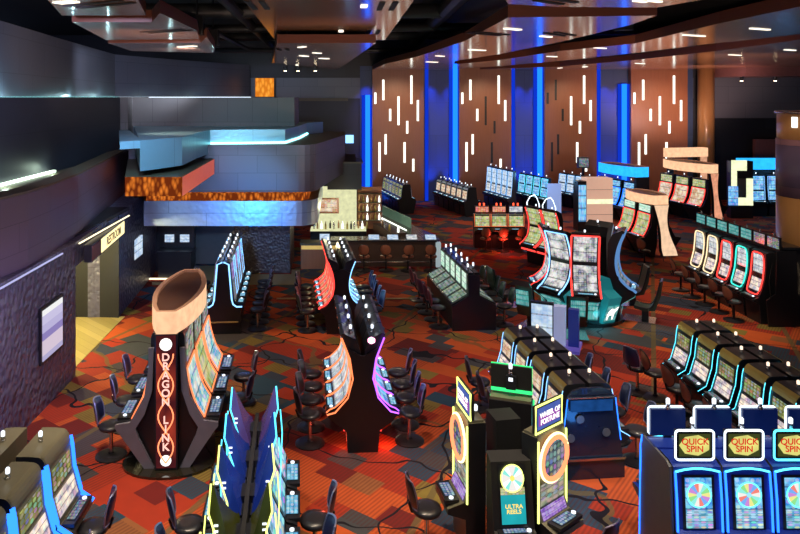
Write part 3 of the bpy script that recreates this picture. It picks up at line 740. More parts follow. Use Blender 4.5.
# walnut panels on the back wall with their slots of light
def bx(px): return (px-VX)*YB/F
def bz(py): return H-(py-VY)*YB/F
lit0 = [(361, 247, 277), (382, 213, 267), (400, 290, 322), (422, 257, 333), (456, 202, 277), (473, 267, 322), (445, 322, 355), (388, 357, 410), (372, 378, 455), (438, 378, 432), (461, 422, 455)]
dimset = [(), (3, 6, 9), (0, 1, 2, 7, 8), (10,)]
ordp = ['leftmost', 'second', 'third', 'rightmost']
for i, (x0, x1) in enumerate(((372, 423), (458, 509.5), (542.5, 594), (628, 684))):
    t = thing('wall_panel', f'{ordp[i]} of four tall walnut panels on the far wall'+(', with every slot lit' if i in (0, 3) else ', with some slots dark'), 'wall panel', ((bx(x0)+bx(x1))/2, YB-.5, 0), 0)
    w = (bx(x1)-bx(x0))/2
    MB().box(-w, w, 0, .44, .0, 9.1, M_wood).obj('wood_face', t)
    sc = (x1-x0)/51.0
    for j, (a, b0, b1) in enumerate(lit0):
        px = x0+(a-353)/2.667*sc; X = bx(px)-t.location.x
        MB().box(X-.07, X+.07, -.03, .01, bz(b1/2.667), bz(b0/2.667), M_black if j in dimset[i] else M_slot).obj('slot_light', t)
for i, (a, b0, b1) in enumerate(((367.5, 95, 196), (454.5, 64, 190), (538.5, 64, 190), (622.5, 84, 190))):
    wv = 4.6
    t = thing('light_column', f'{ordp[i]} of four upright blue light strips on the far wall', 'light', (bx(a), YB-.3, 0), 0)
    MB().box(-wv/2*YB/F, wv/2*YB/F, -.05, .05, 0, bz(b0), M_bluestrip).obj('light_strip', t)
    MB().box(-.40, .40, .06, .12, 0, bz(b0), M_bluewash).obj('wash_backing', t)  # glowing sheet imitates the blue wash around the strip
for i, a in enumerate((426, 512, 597)):
    tag(MB().box(bx(a)-.1, bx(a)+.12, YB-.35, YB-.25, 0, 8.9, M_bluewash).obj('light_strip'), f'painted blue wash glow along right edge of {["leftmost", "second", "third"][i]} walnut wall panel', 'light')  # glowing sheet stands in for blue wash, no fixture here
for i, (x0, x1) in enumerate(((360, 372), (423.5, 457.5), (510, 542), (594.5, 627.5), (684.5, 692))):
    struct(MB().box(bx(x0), bx(x1), YB-.12, YB-.02, 0, 9.1, M_recess).obj('trim_%d' % (20+i)))  # lighter panels added to take the blue wash
# walnut column, right hand soffit and dark recess
cxx = bx(699)
tag(MB().lathe([(.52, 0), (.52, 9.1)], M_gold, 28, (cxx, YB-.9, 0)).obj('column', None, True), 'slim round bronze column right of the walnut panels', 'column')
struct(MB().box(bx(707), 34, YB-4.5, YB-.1, 8.3, 8.9, M_pink).obj('trim_2'))
struct(MB().box(bx(707), 34, YB-1.0, YB-.1, 5.6, 8.3, M_wallU).obj('trim_3'))
struct(MB().box(bx(744), bx(776), YB-1.3, YB-1.0, 2.4, 4.2, M_pink).obj('trim_4'))
for px, py in ((735, 82), (768, 81.5)):
    X, Y = P(px, py, 8.25) if False else (bx(px)*.97, YB-2.2)
    t = thing('spotlight', 'small warm ceiling spotlight over the dark right recess, '+('left one' if px < 750 else 'right one'), 'light', (X, Y, 8.05), 0)
    MB().lathe([(.10, 0), (.13, .25)], M_black, 12).obj('can', t); MB().lathe([(.09, -.02), (.09, .0)], M_spot, 12).obj('lens', t)
# big bronze column at right edge
Y0 = 4900/(321-97.); RR = 1.35; X0 = (783-340)*(Y0+RR)/F
t = thing('round_column', 'large bronze clad round column at the right edge of the room', 'column', (X0+RR, Y0+RR, 0), 0)
MB().lathe([(RR, 0), (RR, 3.7)], M_gold, 48).obj('lower_shaft', t, True)
MB().lathe([(RR+.01, 3.7), (RR+.01, 5.6)], cladding('navy_rose_band', (.03, .045, .12), (.26, .13, .16), 2.4, 1.35, .35, .1), 48).obj('painted_band', t, True)
MB().lathe([(RR-.02, 5.6), (RR-.02, 6.45)], M_gold, 48).obj('upper_shaft', t, True)
MB().lathe([(RR+.05, 6.45), (RR+.05, 6.53)], M_chrome, 48).obj('top_ring', t, True)
for k in range(5):
    a = R(200+k*22)
    MB().box(-.09, .09, -.02, .02, 6.0, 6.35, M_slot, a+pi/2, (RR*cos(a), RR*sin(a))).obj('badge', t)

# ---- left side: lower crinkled wall with corridor opening, poster
A0, A1, A2 = (-6.63, 17.56), (-7.03, 22.2), (-7.4, 28.2)
struct(MB().box(-7.2, -6.63, -3, 17.56, 0, 3.35, M_leather).obj('wall_left'))
struct(MB().wall([A0, A1], 2.75, 3.35, .5, M_leather).obj('trim_5'))
struct(MB().slab([A1, A2, (-8.6, 28.2), (-8.0, 22.2)], 0, 3.35, M_leather).obj('wall_left_far'))
struct(MB().box(-14.5, -7.2, 17.2, 17.4, 0, 3.3, M_taupe).obj('wall_corridor_near'))
struct(MB().slab([(-7.62, 22.2), (-7.0, 22.15), (-7.2, 22.9), (-14, 22.9), (-14, 22.4)], 0, 3.3, M_blackm).obj('wall_corridor_far'))
struct(MB().box(-14.6, -14.4, 17, 23, 0, 3.3, M_tile).obj('wall_corridor_end'))
struct(MB().box(-14.4, -6.85, 17.4, 22.3, .0, .015, M_tile).obj('floor_corridor'))
struct(MB().box(-14.4, -6.9, 17.2, 22.9, 3.3, 3.4, M_blackm).obj('ceiling_corridor'))
# lit sign over the corridor
t = thing('overhead_sign', 'long glowing yellow lettered sign over the corridor opening', 'sign', (-6.5, 17.75, 0), R(90)+atan2(.4, 4.64))
LS = 3.7
MB().box(0, LS, -.2, .0, 2.80, 3.24, M_black).obj('housing', t)
MB().box(.95, LS-.02, -.215, -.2, 2.84, 3.20, glow('sign_yellow_glow', (1, .84, .40), 1.7, .2)).obj('face', t)
o = bpy.data.objects.new('lettering', moved(text_data('RESTROOM', .33, plain('sign_brown_letter', (.25, .12, .03), .5), .004), (LS/2+.45, -.225, 3.02))); C.objects.link(o); o.parent = t
MB().box(.02, .85, -.215, -.2, 2.84, 3.20, M_pink).obj('end_badge', t)
tag(MB().box(-6.61, -6.58, 17.7, 21.9, 3.28, 3.31, M_warmstrip).obj('strip_light'), 'thin warm light line above the corridor sign', 'light')
tag(MB().tube([(-6.58, 12.6, 3.29), (-6.58, 16.6, 3.29)], .02, glow('pale_violet_line', (.6, .6, 1), .9), 6).obj('strip_light'), 'faint violet light line under the mezzanine edge above the poster', 'light')
# poster
t = thing('poster_screen', 'white and violet lit poster on the crinkled left wall', 'poster', (-6.62, 16.0, 0), R(90))
MB().box(-.62, .62, -.05, 0, 1.08, 2.34, M_black).obj('frame', t)
pm, nt, out = nodes_mat('poster_art')
tc = N(nt, 'ShaderNodeTexCoord'); sp = N(nt, 'ShaderNodeSeparateXYZ'); L(nt, tc.outputs['Object'], sp.inputs[0])
rp = N(nt, 'ShaderNodeValToRGB'); el = rp.color_ramp.elements; rp.color_ramp.interpolation = 'CONSTANT'
for p_, c_ in ((.12, (.75, .62, .75)), (.45, (.30, .24, .55)), (.62, (.55, .50, .78)), (.8, (.65, .6, .85))): e_ = el.new(p_); e_.color = rgba(c_)
el[0].color = (.5, .45, .7, 1)
L(nt, mathn(nt, 'SUBTRACT', sp.outputs[2], 1.15), rp.inputs[0]); em = N(nt, 'ShaderNodeEmission'); em.inputs[1].default_value = .9
L(nt, rp.outputs[0], em.inputs[0]); L(nt, em.outputs[0], out.inputs[0])
MB().box(-.55, .55, -.065, -.05, 1.15, 2.27, pm).obj('picture', t)

# ---- back of the left side under the mezzanine
struct(MB().box(P(233, 273)[0], P(290, 273)[0], P(233, 273)[1], P(233, 273)[1]+2.5, 0, 2.6, M_leatherD).obj('wall_core'))
struct(MB().box(-6.4, P(233, 273)[0], 29.4, 29.7, 0, 2.6, M_taupe).obj('wall_taupe'))
struct(MB().box(-8.4, -6.2, 28.2, 28.5, 0, 2.6, M_black).obj('wall_recess'))
t = thing('service_counter', 'black cash machine counter with two bright screens under the mezzanine', 'counter', (-6.5, 27.3, 0), 0)
MB().box(-.5, .75, -.35, .5, 0, 1.0, M_black).obj('counter_body', t); MB().box(-.55, .8, -.4, .5, 1.0, 1.06, M_cab).obj('counter_top', t)
MB().box(-.5, .75, .3, .5, 1.06, 2.2, M_black).obj('back_panel', t)
for sx in (-.22, .38): MB().box(sx-.18, sx+.18, .26, .3, 1.28, 1.58, S['wblue']).obj('screen', t)
tag(MB().box(-7.3, -6.0, 26.75, 26.85, .02, .06, M_warmstrip).obj('strip_light'), 'warm light line on the floor before the black counter', 'light')
tag(MB().box(-7.22, -7.16, 24.4, 25.4, 1.3, 2.0, S['wblue']).obj('wall_screen'), 'narrow bright screen on the far crinkled wall by the counter', 'screen')

# ---- mezzanine volumes
fl = wl([(-70, 281.5), (-30, 281.5), (0, 281), (28, 268.5), (50, 256), (78, 237), (102, 215), (125, 194), (139.5, 179)], 3.3)
struct(MB().wall(fl, 3.3, 4.92, .35, M_fascia).obj('wall_mezzanine_front'))
inner = [(x-.35, y) for x, y in fl]
struct(MB().slab(inner+[(-12, 26), (-12, inner[0][1])], 3.3, 4.75, M_fascia, M_ledge).obj('floor_mezzanine'))
struct(MB().wall([(x-.02, y-.02) for x, y in fl], 4.92, 4.97, .5, M_ledge).obj('trim_6'))
struct(MB().wall([(-8.6, 3), (-8.6, 31.5)], 4.75, 7.0, .4, M_wallD).obj('wall_mezzanine_left'))
t = thing('light_cove', 'pale green white light line along the left mezzanine floor', 'light', (-8.5, 15, 4.77), 0)
MB().box(-.04, .06, -6, 5.8, 0, .06, glow('cove_pale', (.75, 1.0, .8), 4.0)).obj('light_strip', t)
struct(MB().box(-8.35, P(298, 120, 6)[0], 28, 31, 4.9, 6.98, M_wallG).obj('wall_stone_block'))
struct(MB().box(-8.3, P(160, 97.5, 6.9)[0], 27.4, 28, 4.9, 7.0, M_wallG).obj('trim_7'))
# upper drum with light line at its foot
ul = [(-9.3, 3), (-9.4, 18.3), P(60, 34.5, 9.15), P(115, 54, 9.15), (-9.2, 41.5), P(250, 65, 9.15)]
ul = [(-9.6, 3), (-9.4, 18.5)]+[P(58, 38, 9.15), P(115, 54.5, 9.15), P(180, 60, 9.15), (P(250, 65, 9.15)[0], 47)]
struct(MB().wall(ul, 6.9, 9.15, .3, M_wallU).obj('wall_drum'))
t = thing('light_cove', 'cyan white light line under the tall slate drum wall', 'light', (0, 0, 0), 0)
MB().tube([(x+.25, y-.16, 6.99) for x, y in ul[1:4]], .014, M_cyanstrip, 5).obj('light_strip', t)
MB().tube([(x+.1, y-.26, 6.99) for x, y in ul[3:]], .014, NE['white'], 5).obj('light_strip', t)
# cyan lit band
bt = [(-5.4*1.0, 19.0)]
band = wl([(140, 140.5), (182, 137), (196, 133), (210, 130), (285, 129.3), (299, 126), (307, 123)], 5.83)
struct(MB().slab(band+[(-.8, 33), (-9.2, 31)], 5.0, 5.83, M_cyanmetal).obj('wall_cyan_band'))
struct(MB().slab(wl([(120, 141.5), (141, 140.4)], 5.83)+[(-7.4, 24.6), (-7.7, 24.4)], 5.62, 5.83, M_cyanmetal).obj('trim_10'))
t = thing('light_cove', 'bright cyan light line at the foot of the upper band', 'light', (0, 0, 0), 0)
cl_ = [(x+.02, y-.06, 5.36) for x, y in band[3:]]
MB().tube(cl_, .045, M_cyanstrip, 6).obj('light_strip', t)
# mauve volume with rounded corner
q = [(P(183, 141, 5.32)), (P(303, 145, 5.32))]
yq = 24.5
mv = [(-7.4, yq), (-1.45, yq)]+[(-1.45+.62*sin(R(a)), yq+.62-.62*cos(R(a))) for a in (20, 40, 60, 75)]+[(.22, 31), (.22, 34), (-8, 34)]
struct(MB().slab(mv, 3.67, 5.32, M_cladA, M_ledge).obj('wall_mauve_volume'))
# orange box and strip
ob = wl([(125, 177), (182, 177)], 4.83)
yo = ob[0][1]
b = MB().slab([ob[0], ob[1], (-4.41, 24.6), (-7.45, 24.6)], 4.31, 4.83, M_orange, M_ledge, M_blackm)
struct(b.obj('wall_orange_box'))
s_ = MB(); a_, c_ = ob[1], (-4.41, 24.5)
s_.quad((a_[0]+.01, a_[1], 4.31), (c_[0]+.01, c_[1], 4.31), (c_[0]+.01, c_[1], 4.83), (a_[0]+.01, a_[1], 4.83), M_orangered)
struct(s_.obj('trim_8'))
yb = 24.1
struct(MB().slab([(-6.7, yb+.1), (-1.35, yb+.1), (-1.1, yb+.5), (-1.1, 30), (-6.7, 30)], 3.42, 3.67, M_orange).obj('trim_9'))
# blue lit soffit with rounded end
sf = [(-6.75, yb), (-1.5, yb)]+[(-1.5+.72*sin(R(a)), yb+.9-.9*cos(R(a))) for a in (15, 30, 45, 60, 75, 90)]+[(-.78, 33), (-8.4, 33), (-8.4, 28.3), (-7.3, 26)]
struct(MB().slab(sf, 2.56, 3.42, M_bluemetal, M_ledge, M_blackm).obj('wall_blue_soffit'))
# bar canopy
cn = thing('bar_canopy', 'dark hipped canopy hanging over the bar back', 'canopy', (.2, 31.2, 0), 0)
MB().box(-.75, .75, -.6, 1.6, 2.95, 4.1, M_wallD).obj('canopy_box', cn)
MB().slab([(-.8, -.65), (.8, -.65), (.8, 1.65), (-.8, 1.65)], 4.1, 4.16, M_ledge).prism([(-.6, 4.16), (.5, 4.42), (1.6, 4.16)], -.5, .5, M_wallD).obj('canopy_roof', cn)
t = thing('backlit_panel', 'small glowing orange panel beyond the drum wall', 'panel', (0, 46.4, 0), 0)
MB().box(bx(257.6), bx(275.6), 0, .1, 0, 8.3, M_wallD).obj('backing_post', t); MB().box(bx(257.6), bx(275.6), -.1, 0, 7.02, 8.25, M_orange2).obj('lit_face', t)
tag(MB().box(bx(345.5), bx(353.5), YB-.12, YB-.04, bz(143), bz(135), NE['lblue']).obj('wall_screen'), 'tiny pale blue screen on the dark far wall', 'screen')
tag(MB().box(bx(298), bx(348), YB-.3, YB-.06, bz(101), bz(98), M_ledge).obj('wall_shelf'), 'thin pale ledge across the dark far wall', 'ledge')

# ---- ceiling: hanging veneer clouds
def cloud(label, pts, z, lights=(), vents=(), th=.3):
    pl = wl(pts, z); cx = sum(p[0] for p in pl)/len(pl); cy = sum(p[1] for p in pl)/len(pl)
    t = thing('ceiling_cloud', label, 'ceiling panel', (cx, cy, z), 0)
    MB().slab([(x-cx, y-cy) for x, y in pl], 0, th, M_woodE, M_blackm, M_woodC).obj('veneer_panel', t)
    for px, py, l, w, a in lights:
        X, Y = P(px, py, z)
        MB().box(-w*.4, w*.4, -l*.19, l*.19, -.02, .0, M_down, R(a), (X-cx, Y-cy)).obj('downlight', t)
    for px, py, l, a in vents:
        X, Y = P(px, py, z); v = MB()
        for k in (-.16, .16): v.box(k-.07, k+.07, -l/2, l/2, -.02, 0, M_blackm, R(a), (X-cx, Y-cy))
        v.obj('air_slot', t)
cloud('large near veneer ceiling cloud at top centre', [(208, -45), (275, 40), (385, 40), (447, -45)], 9.3, [(364, 6, 1.3, .22, 0), (341, 31, 1.6, .22, 0)], [(258, 5, 1.6, 0), (387, 6, 1.6, 0), (285, 33, 1.6, 0), (373, 32, 1.6, 0)])
cloud('smaller far veneer ceiling cloud beyond the centre one', [(277, 43), (376, 43), (338, 69.5), (272, 63)], ZC, [(302, 47, 1.2, .2, 30), (304, 56, 1.6, .25, -25), (317, 53, 1.2, .2, -40), (324, 58.5, 1.6, .25, -40), (297, 65, 1.5, .2, 0)], [(283, 49, 1.2, 0)])
cloud('nearest veneer ceiling cloud at upper left', [(30, -20), (62, 15.5), (146, 15.5), (128, -20)], ZC, [(66, 2, 1.3, .3, 62)], [(99, 4, 1.6, 60)])
cloud('middle veneer ceiling cloud at upper left', [(72, 22), (152, 22), (160, 13), (197, 30.5), (199, 39), (106, 40)], ZC, [], [(166, 31, 1.6, 60)])
cloud('farthest small veneer ceiling cloud at upper left', [(108, 43), (200, 43), (207, 37), (215, 49), (213, 53), (131, 51)], ZC, [(187, 46.5, 2.2, .3, 55)])
cloud('nearest veneer ceiling cloud at top right', [(480, -45), (508, 4), (560, 7), (657, 7.5), (712, -2), (730, -45)], ZC, [(640, 1, .9, .12, -60), (655, 1, .9, .12, -60)], [(556, 1, .9, -50)])
cloud('long curved veneer ceiling cloud reaching the leftmost walnut panel', [(373, 69.3), (385, 64), (416, 57), (465, 41), (508, 17.5), (657, 15.5), (630, 25), (560, 42), (500, 54), (455, 61), (452, 69.3)], ZC,
      [(512.6, 29, 1.7, .2, -50), (546, 36.5, 1.4, .16, -50), (477, 50, 2.2, .25, -55), (432, 62, 2, .25, -50), (440, 56, 1.5, .2, -40)], [(560, 34, 1.4, -40), (487, 33.5, 1.6, -50)])
cloud('broad angled veneer ceiling cloud over the right side', [(457, 64), (500, 60), (560, 51), (635, 43.5), (719, 23.5), (860, -6), (860, 30), (800, 34), (740, 41), (716, 43), (635, 53), (560, 61), (500, 66), (457, 69)], ZC,
      [(694, 35.5, 2.6, .12, -62), (760, 29, 2.2, .12, -62), (600, 48, 1.8, .15, -55), (552, 56.5, 1.6, .2, -55)])
cloud('farthest veneer ceiling cloud above the right far wall', [(480, 69.3), (560, 66.5), (635, 60), (716, 51), (800, 39.5), (860, 32), (860, 69.3)], ZC,
      [(560, 68, 1.6, .2, 0), (640, 63.5, 2, .2, -55), (735, 55, 2.4, .15, -58), (790, 50, 2.0, .15, -58), (585, 66.8, 1.6, .2, 0)])
# ducts and rails in the open ceiling
for i, (x0, y0, x1, y1, r, z) in enumerate([(-8, 26, 4, 26, .28, 10.2), (-8, 31, 6, 30, .18, 10.0), (-8, 37, 8, 36, .25, 10.2), (3.5, 14, 4.5, 44, .3, 10.2), (-3.6, 20, -4.2, 46, .2, 10.1), (6, 24, 20, 14, .25, 10.2), (-7.5, 42, 14, 42, .15, 9.8), (-5.2, 22, -5.2, 40, .1, 9.7)]):
    tag(MB().tube([(x0, y0, z), (x1, y1, z)], r, M_duct, 10).obj('ceiling_duct', None, True), ['wide duct crossing the open ceiling above left clouds', 'slim pipe crossing the open ceiling mid way', 'duct crossing the open ceiling toward the far wall', 'long duct running away right of the centre cloud', 'long pipe running away left of the centre cloud', 'slanting duct above the right ceiling clouds', 'thin far pipe just before the back wall', 'thin rail hung among the upper left clouds'][i], 'duct')
for k, (x, y) in enumerate(((-4.6, 22.5), (-4.9, 27), (8.5, 21))):
    t = thing('speaker_box', ['black hanging speaker box beside the upper left clouds', 'black hanging box further along the upper left clouds', 'black hanging box in the gap between right clouds'][k], 'speaker', (x, y, 9.0), 0)
    MB().box(-.22, .22, -.2, .2, 0, .6, M_blackm).obj('cabinet', t); MB().tube([(0, 0, .6), (0, 0, 2.19)], .03, M_duct, 6).obj('hanger', t)
for k, (px, py) in enumerate(((300, 61), (313, 56.5), (288, 63))):
    X, Y = P(px, py, 9.4) if py < 60 else (bx(px), 44)
    t = thing('track_spotlight', ['round ceiling spot glowing just past the centre cloud', 'small ceiling spot beside the far centre cloud', 'faint ceiling spot at the far left of centre'][k], 'light', (X*.95, 43, 8.6), 0)
    MB().lathe([(.1, 0), (.12, .25), (.03, .3), (.03, 1.4)], M_black, 10).obj('can', t); MB().lathe([(.09, -.02), (.09, 0)], M_spot, 10).obj('lens', t)

# ================================================================== THE BAR
t = thing('bar_counter', 'long dark bar counter with stools and a slanting right arm', 'counter', (0, 28.9, 0), 0)
MB().slab([(-.35, 0), (4.0, 0), (4.0, .9), (1.75, 8.3), (1.15, 8.1), (3.3, .7), (-.35, .7)], .0, 1.05, M_brown).obj('counter_body', t)
MB().slab([(-.4, -.1), (4.1, -.1), (4.1, .9), (1.85, 8.4), (1.0, 8.2), (3.1, .75), (-.4, .75)], 1.05, 1.1, M_cab, plain('counter_stone', (.16, .15, .15), .2)).obj('counter_top', t)
MB().tube([(-.3, -.25, .25), (3.9, -.25, .25)], .03, M_chrome, 8).obj('foot_rail', t)
MB().box(3.95, 4.15, -.14, .2, 0, 1.0, plain('pale_lit_post', (.35, .42, .45), .3, emit=(.5, .65, .7), es=.5)).obj('lit_end', t)
for i in range(4):
    X = (374+i*19-340)*28.9/F
    t = thing('bar_game_screen', f'tilted game screen set in the bar top, {ORD[i]} from the left' if i else 'tilted game screen set in the bar top, leftmost one', 'screen', (X, 29.05, 1.1), 0)
    MB().prism([(-.18, 0), (.16, 0), (.16, .16)], -.24, .24, M_black).obj('housing', t)
    MB().strip([(-.17, .01), (.15, .15)], -.22, .22, S['wblue' if i != 2 else 'pale'], .01).obj('screen', t)
for i, px in enumerate((364, 386, 408, 431)):
    X = (px-340)*28.2/F
    spawn(K_CHR, 'bar_stool', f'russet bar stool at the dark bar counter, {"leftmost" if i == 0 else ORD[i]+" from the left"}', 'stool', (X, 28.2, 0), random.uniform(-.2, .2), 'stools at the bar')
t = thing('back_bar', 'bright pale yellow back bar wall with shelves and a picture', 'bar wall', (0, 31.6, 0), 0)
MB().box(-1.1, .75, 0, .15, 1.1, 2.95, M_bar).obj('lit_wall', t)
MB().box(-1.05, -.05, -.05, 0, 1.75, 2.45, M_wood).box(-.98, -.12, -.07, -.05, 1.82, 2.38, S['warm']).obj('picture', t)
MB().box(-1.3, 1.15, -.9, 0, .0, 1.12, M_blackm).box(-1.3, 1.15, -.95, .0, 1.12, 1.16, M_bar).obj('back_counter', t)
for j in range(14):
    x = -1.15+j*.18+random.uniform(-.03, .03); cl_m = [M_chrome, M_gold, M_slot, M_brass, M_black][j % 5]
    tag(MB().lathe([(.045, 0), (.045, .2), (.018, .27), (.018, .34)], cl_m, 8, (0, 0, 0)).obj('bottle', None, True), 'small bottle standing on the bright back bar counter', 'bottle', 'bottles on the back bar').location = (x, 31.0+random.uniform(-.1, .2), 1.16)
t = thing('back_shelving', 'dark bottle shelving right of the bright back bar', 'shelves', (1.15, 31.9, 0), 0)
MB().box(-.35, .75, 0, .1, 1.0, 2.9, M_wood).obj('back_panel', t)
for z in (1.4, 1.8, 2.2, 2.6): MB().box(-.35, .75, -.3, 0, z, z+.03, M_ledge).obj('shelf', t)
for z in (1.43, 1.83, 2.23):
    for j in range(6):
        tag(MB().lathe([(.045, 0), (.045, .18), (.02, .24), (.02, .3)], [M_gold, M_brass, M_slot][j % 3], 8).obj('bottle', None, True), 'bottle standing on the dark shelving beside the back bar', 'bottle', 'bottles on the dark shelves').location = (.88+j*.18, 31.75, z)
# island fittings seen over the arm of the bar
t = thing('bar_workstation', 'steel bar workstation with bottles and lamps inside the arm', 'bar station', (2.1, 31.0, 0), R(16))
MB().box(-.3, .3, -1.5, 2.6, 0, .95, M_cab).obj('steel_body', t); MB().box(-.32, .32, -1.5, 2.6, .95, 1.25, M_brown).obj('riser', t)
for k in range(7): MB().lathe([(.05, 1.25), (.05, 1.4), (.03, 1.5)], [M_slot, M_brass, M_chrome, M_gold][k % 4], 8, (random.uniform(-.2, .2), -1.3+k*.55, 0)).obj('fitting', t)
MB().box(.34, .37, -1.4, 2.4, 1.3, 1.36, M_slot).obj('light_rail', t)
t = thing('glass_screen', 'pale green glass screen standing on the bar arm', 'glass screen', (2.75, 33.0, 1.1), R(16))
MB().box(-.02, .02, -1.6, 2.2, 0, .45, plain('green_glass', (.22, .38, .30), .15, emit=(.15, .3, .2), es=.2)).obj('glass_pane', t)
# reception counter left of the banks
t = thing('service_desk', 'low wooden desk with a warm lit top by the textured core', 'desk', ((322-340)*28.6/F, 28.8, 0), 0)
MB().box(-.86, .62, -.3, .4, 0, .98, M_wood).obj('desk_front', t); MB().box(-.9, .66, -.36, .45, .98, 1.04, M_ledge).obj('desk_top', t)
MB().box(-.84, .6, -.33, -.305, .80, .95, plain('desk_glow', (.5, .35, .1), .5, emit=(.9, .6, .15), es=.5)).obj('lit_edge', t)
MB().box(-.1, .3, .05, .1, 1.1, 1.35, S['wblue']).obj('monitor', t)
tag(MB().box(P(300, 262)[0]-.5, 5.2, 24.2, 24.3, 0.0, .03, plain('tan_border', (.35, .27, .13), .5)).obj('stone_walkway'), 'tan stone strip on the floor before the bar', 'floor strip')
tag(MB().slab(wl([(152, 285), (300, 285), (300, 270), (291.5, 270), (291.5, 274.5), (232, 274.5), (232, 266), (197, 266), (197, 282.5), (152, 282.5)], 0), .001, .012, plain('tan_stone', (.28, .21, .10), .35)).obj('stone_walkway'), 'tan stone walkway between carpet and the left back walls', 'floor border')
# ================================================================== SLOT BANKS
# --- near left: bank with crown and lettered pylon
def crown_bank(name, x, y, phi, n, pitch, left, right, crown, px_mat, text=None, desc='', w_end=.36, zc=(2.58, 3.0), bulge=.50, cl=None, cr=None, disc=True, clr=None, crr=None, cap=M_leg, chd='black swivel stool', sweep=0):
    ax, ay = -sin(phi), cos(phi)
    bank(name, x, y, phi, n, pitch, left, right, .06, .12, cl, cr, 1.12, desc, chd, clr=clr, crr=crr)
    ln = n*pitch-.15
    t = thing('crown_sign', f'glowing lens-shaped crown on top of {name}', 'sign', (x, y, 0), phi)
    ol = []
    m = 10
    for s in (1, -1):
        rng = range(m+1) if s == 1 else range(m, -1, -1)
        for i in rng:
            u = i/m; hw = w_end*.5+(bulge-w_end*.5)*sin(pi*u)**.8
            ol.append((s*hw, u*ln))
    b = MB(); k = b.m(crown); mm = len(ol)
    inn = [(a*.80, .09+c_*(ln-.18)/ln) for a, c_ in ol]
    for pl, z in ((ol, zc[0]), (ol, zc[1]), (inn, zc[1]), (inn, zc[1]-.06)): b.v += [(a, c_, z) for a, c_ in pl]
    kb = b.m(M_rimc); kf = b.m(M_brown)
    for i in range(mm):
        j = (i+1) % mm
        b.face((i, j, mm+j, mm+i), k); b.face((mm+i, mm+j, 2*mm+j, 2*mm+i), kb); b.face((2*mm+i, 2*mm+j, 3*mm+j, 3*mm+i), kb)
    b.obj('crown_band', t)
    f = MB(); f.slab([(a*.99, c_) for a, c_ in inn], zc[0]+.02, zc[1]-.05, M_lid); f.obj('crown_lid', t)
    # pylon
    t = thing('light_pylon', f'tall lit end pylon at the near end of {name}', 'sign', (x, y, 0), phi)
    w = w_end/2
    def pyl(hw, y0, y1, z0, z1, mt):
        b = MB(); k = b.m(mt); NZ = 12
        for i in range(NZ+1):
            z = z0+(z1-z0)*i/NZ; q = 1-(z-z0)/(z1-z0); s = sweep*q**1.6; hh = hw*(1-.45*sin(pi*min(1, q*1.15))*(1 if sweep else 0))
            b.v += [(s-hh, y0, z), (s+hh, y0, z), (s+hh, y1, z), (s-hh, y1, z)]
        for i in range(NZ):
            for c in range(4): d = (c+1) % 4; b.face((4*i+c, 4*i+d, 4*i+4+d, 4*i+4+c), k)
        b.face((3, 2, 1, 0), k); b.face([4*NZ+c for c in range(4)], k); return b
    pyl(w+.03, -.02, .14, .06, zc[0], M_cab).obj('pylon_body', t)
    pyl(w, -.035, -.02, .1, zc[0]-.02, px_mat).obj('lit_face', t)
    if text:
        for i, ch in enumerate(text):
            if ch == ' ': continue
            z = zc[0]-.42-i*(zc[0]-.75)/len(text)
            o = bpy.data.objects.new('letter', moved(text_data(ch, .20, M_txtpink, .010), (0, -.055, z))); C.objects.link(o); o.parent = t
        MB().lathe([(.001, -.02), (.115, -.02), (.115, .0), (.001, .0)], M_txtwhite, 20).obj('lamp_disc', t)
        for c in t.children:
            if c.name.startswith('lamp_disc'): c.rotation_euler = (R(90), 0, 0); c.location = (0, -.05, zc[0]-.18)
        c2 = MB().lathe([(.001, -.02), (.10, -.02), (.10, .0), (.001, .0)], M_txtwhite, 20).obj('lamp_disc', t); c2.rotation_euler = (R(90), 0, 0); c2.location = (0, -.05, .24)
        for ph in (0, pi):
            MB().tube([(w*.78*sin(2*pi*(z-.2)/1.15+ph), -.05, z) for z in [.2+i*.075 for i in range(int((zc[0]-.45)/.075))]], .014, NE['coral'], 5).obj('neon_swirl', t)
    if disc:
        t = thing('bank_stand', f'round black glossy base under {name}', 'bank stand', (x, y, 0), phi)
        MB().slab([((.88)*cos(R(a)), .35+.62*sin(R(a))) for a in range(180, 361, 12)]+[(.5, ln), (-.5, ln)], 0, .05, plain('glossy_black_base', (.02, .018, .012), .12, coat=.6)).obj('base_plate', t)
    if cap:
        t = thing('bank_stand', f'pair of slate legs closing the near end of {name}', 'bank stand', (x, y, 0), phi)
        for s in (-1, 1):
            b = MB(); k = b.m(cap); pr = [(s*.24, .05), (s*.42, .05), (s*.88, .72), (s*.95, .80), (s*.95, .88), (s*.68, .92), (s*.42, 1.4), (s*.34, 1.95), (s*.34, 2.3), (s*.24, 2.3), (s*.27, 1.5), (s*.42, 1.05), (s*.58, .80), (s*.52, .62)]
            b.v += [(a, .06, z) for a, z in pr]+[(a, .12, z) for a, z in pr]; m2 = len(pr)
            b.face(range(m2), k); b.face([m2+i for i in range(m2)][::-1], k)
            for i in range(m2): j = (i+1) % m2; b.face((i, m2+i, m2+j, j), k)
            b.obj('slate_leg', t)
M_lid = plain('dark_copper_lid', (.10, .045, .025), .4)
M_rimc = plain('copper_rim', (.42, .24, .16), .45, emit=(.5, .22, .12), es=.25)
K_D = kit_curve(NE['orange'], 'dragon', 'top', 1.08); K_D2 = kit_curve(NE['orange'], 'yel', 'top', 1.08)
crown_bank('the lettered-pylon bank', -3.24, 13.05, R(3.5), 3, 1.13, [K_D], [K_D, K_D2, K_D], M_crown, M_pylon, 'DRAGON LINK', 'curved orange-trimmed slot machine', cl=K_CHN, cr=K_CHN, crr=(1, 2))

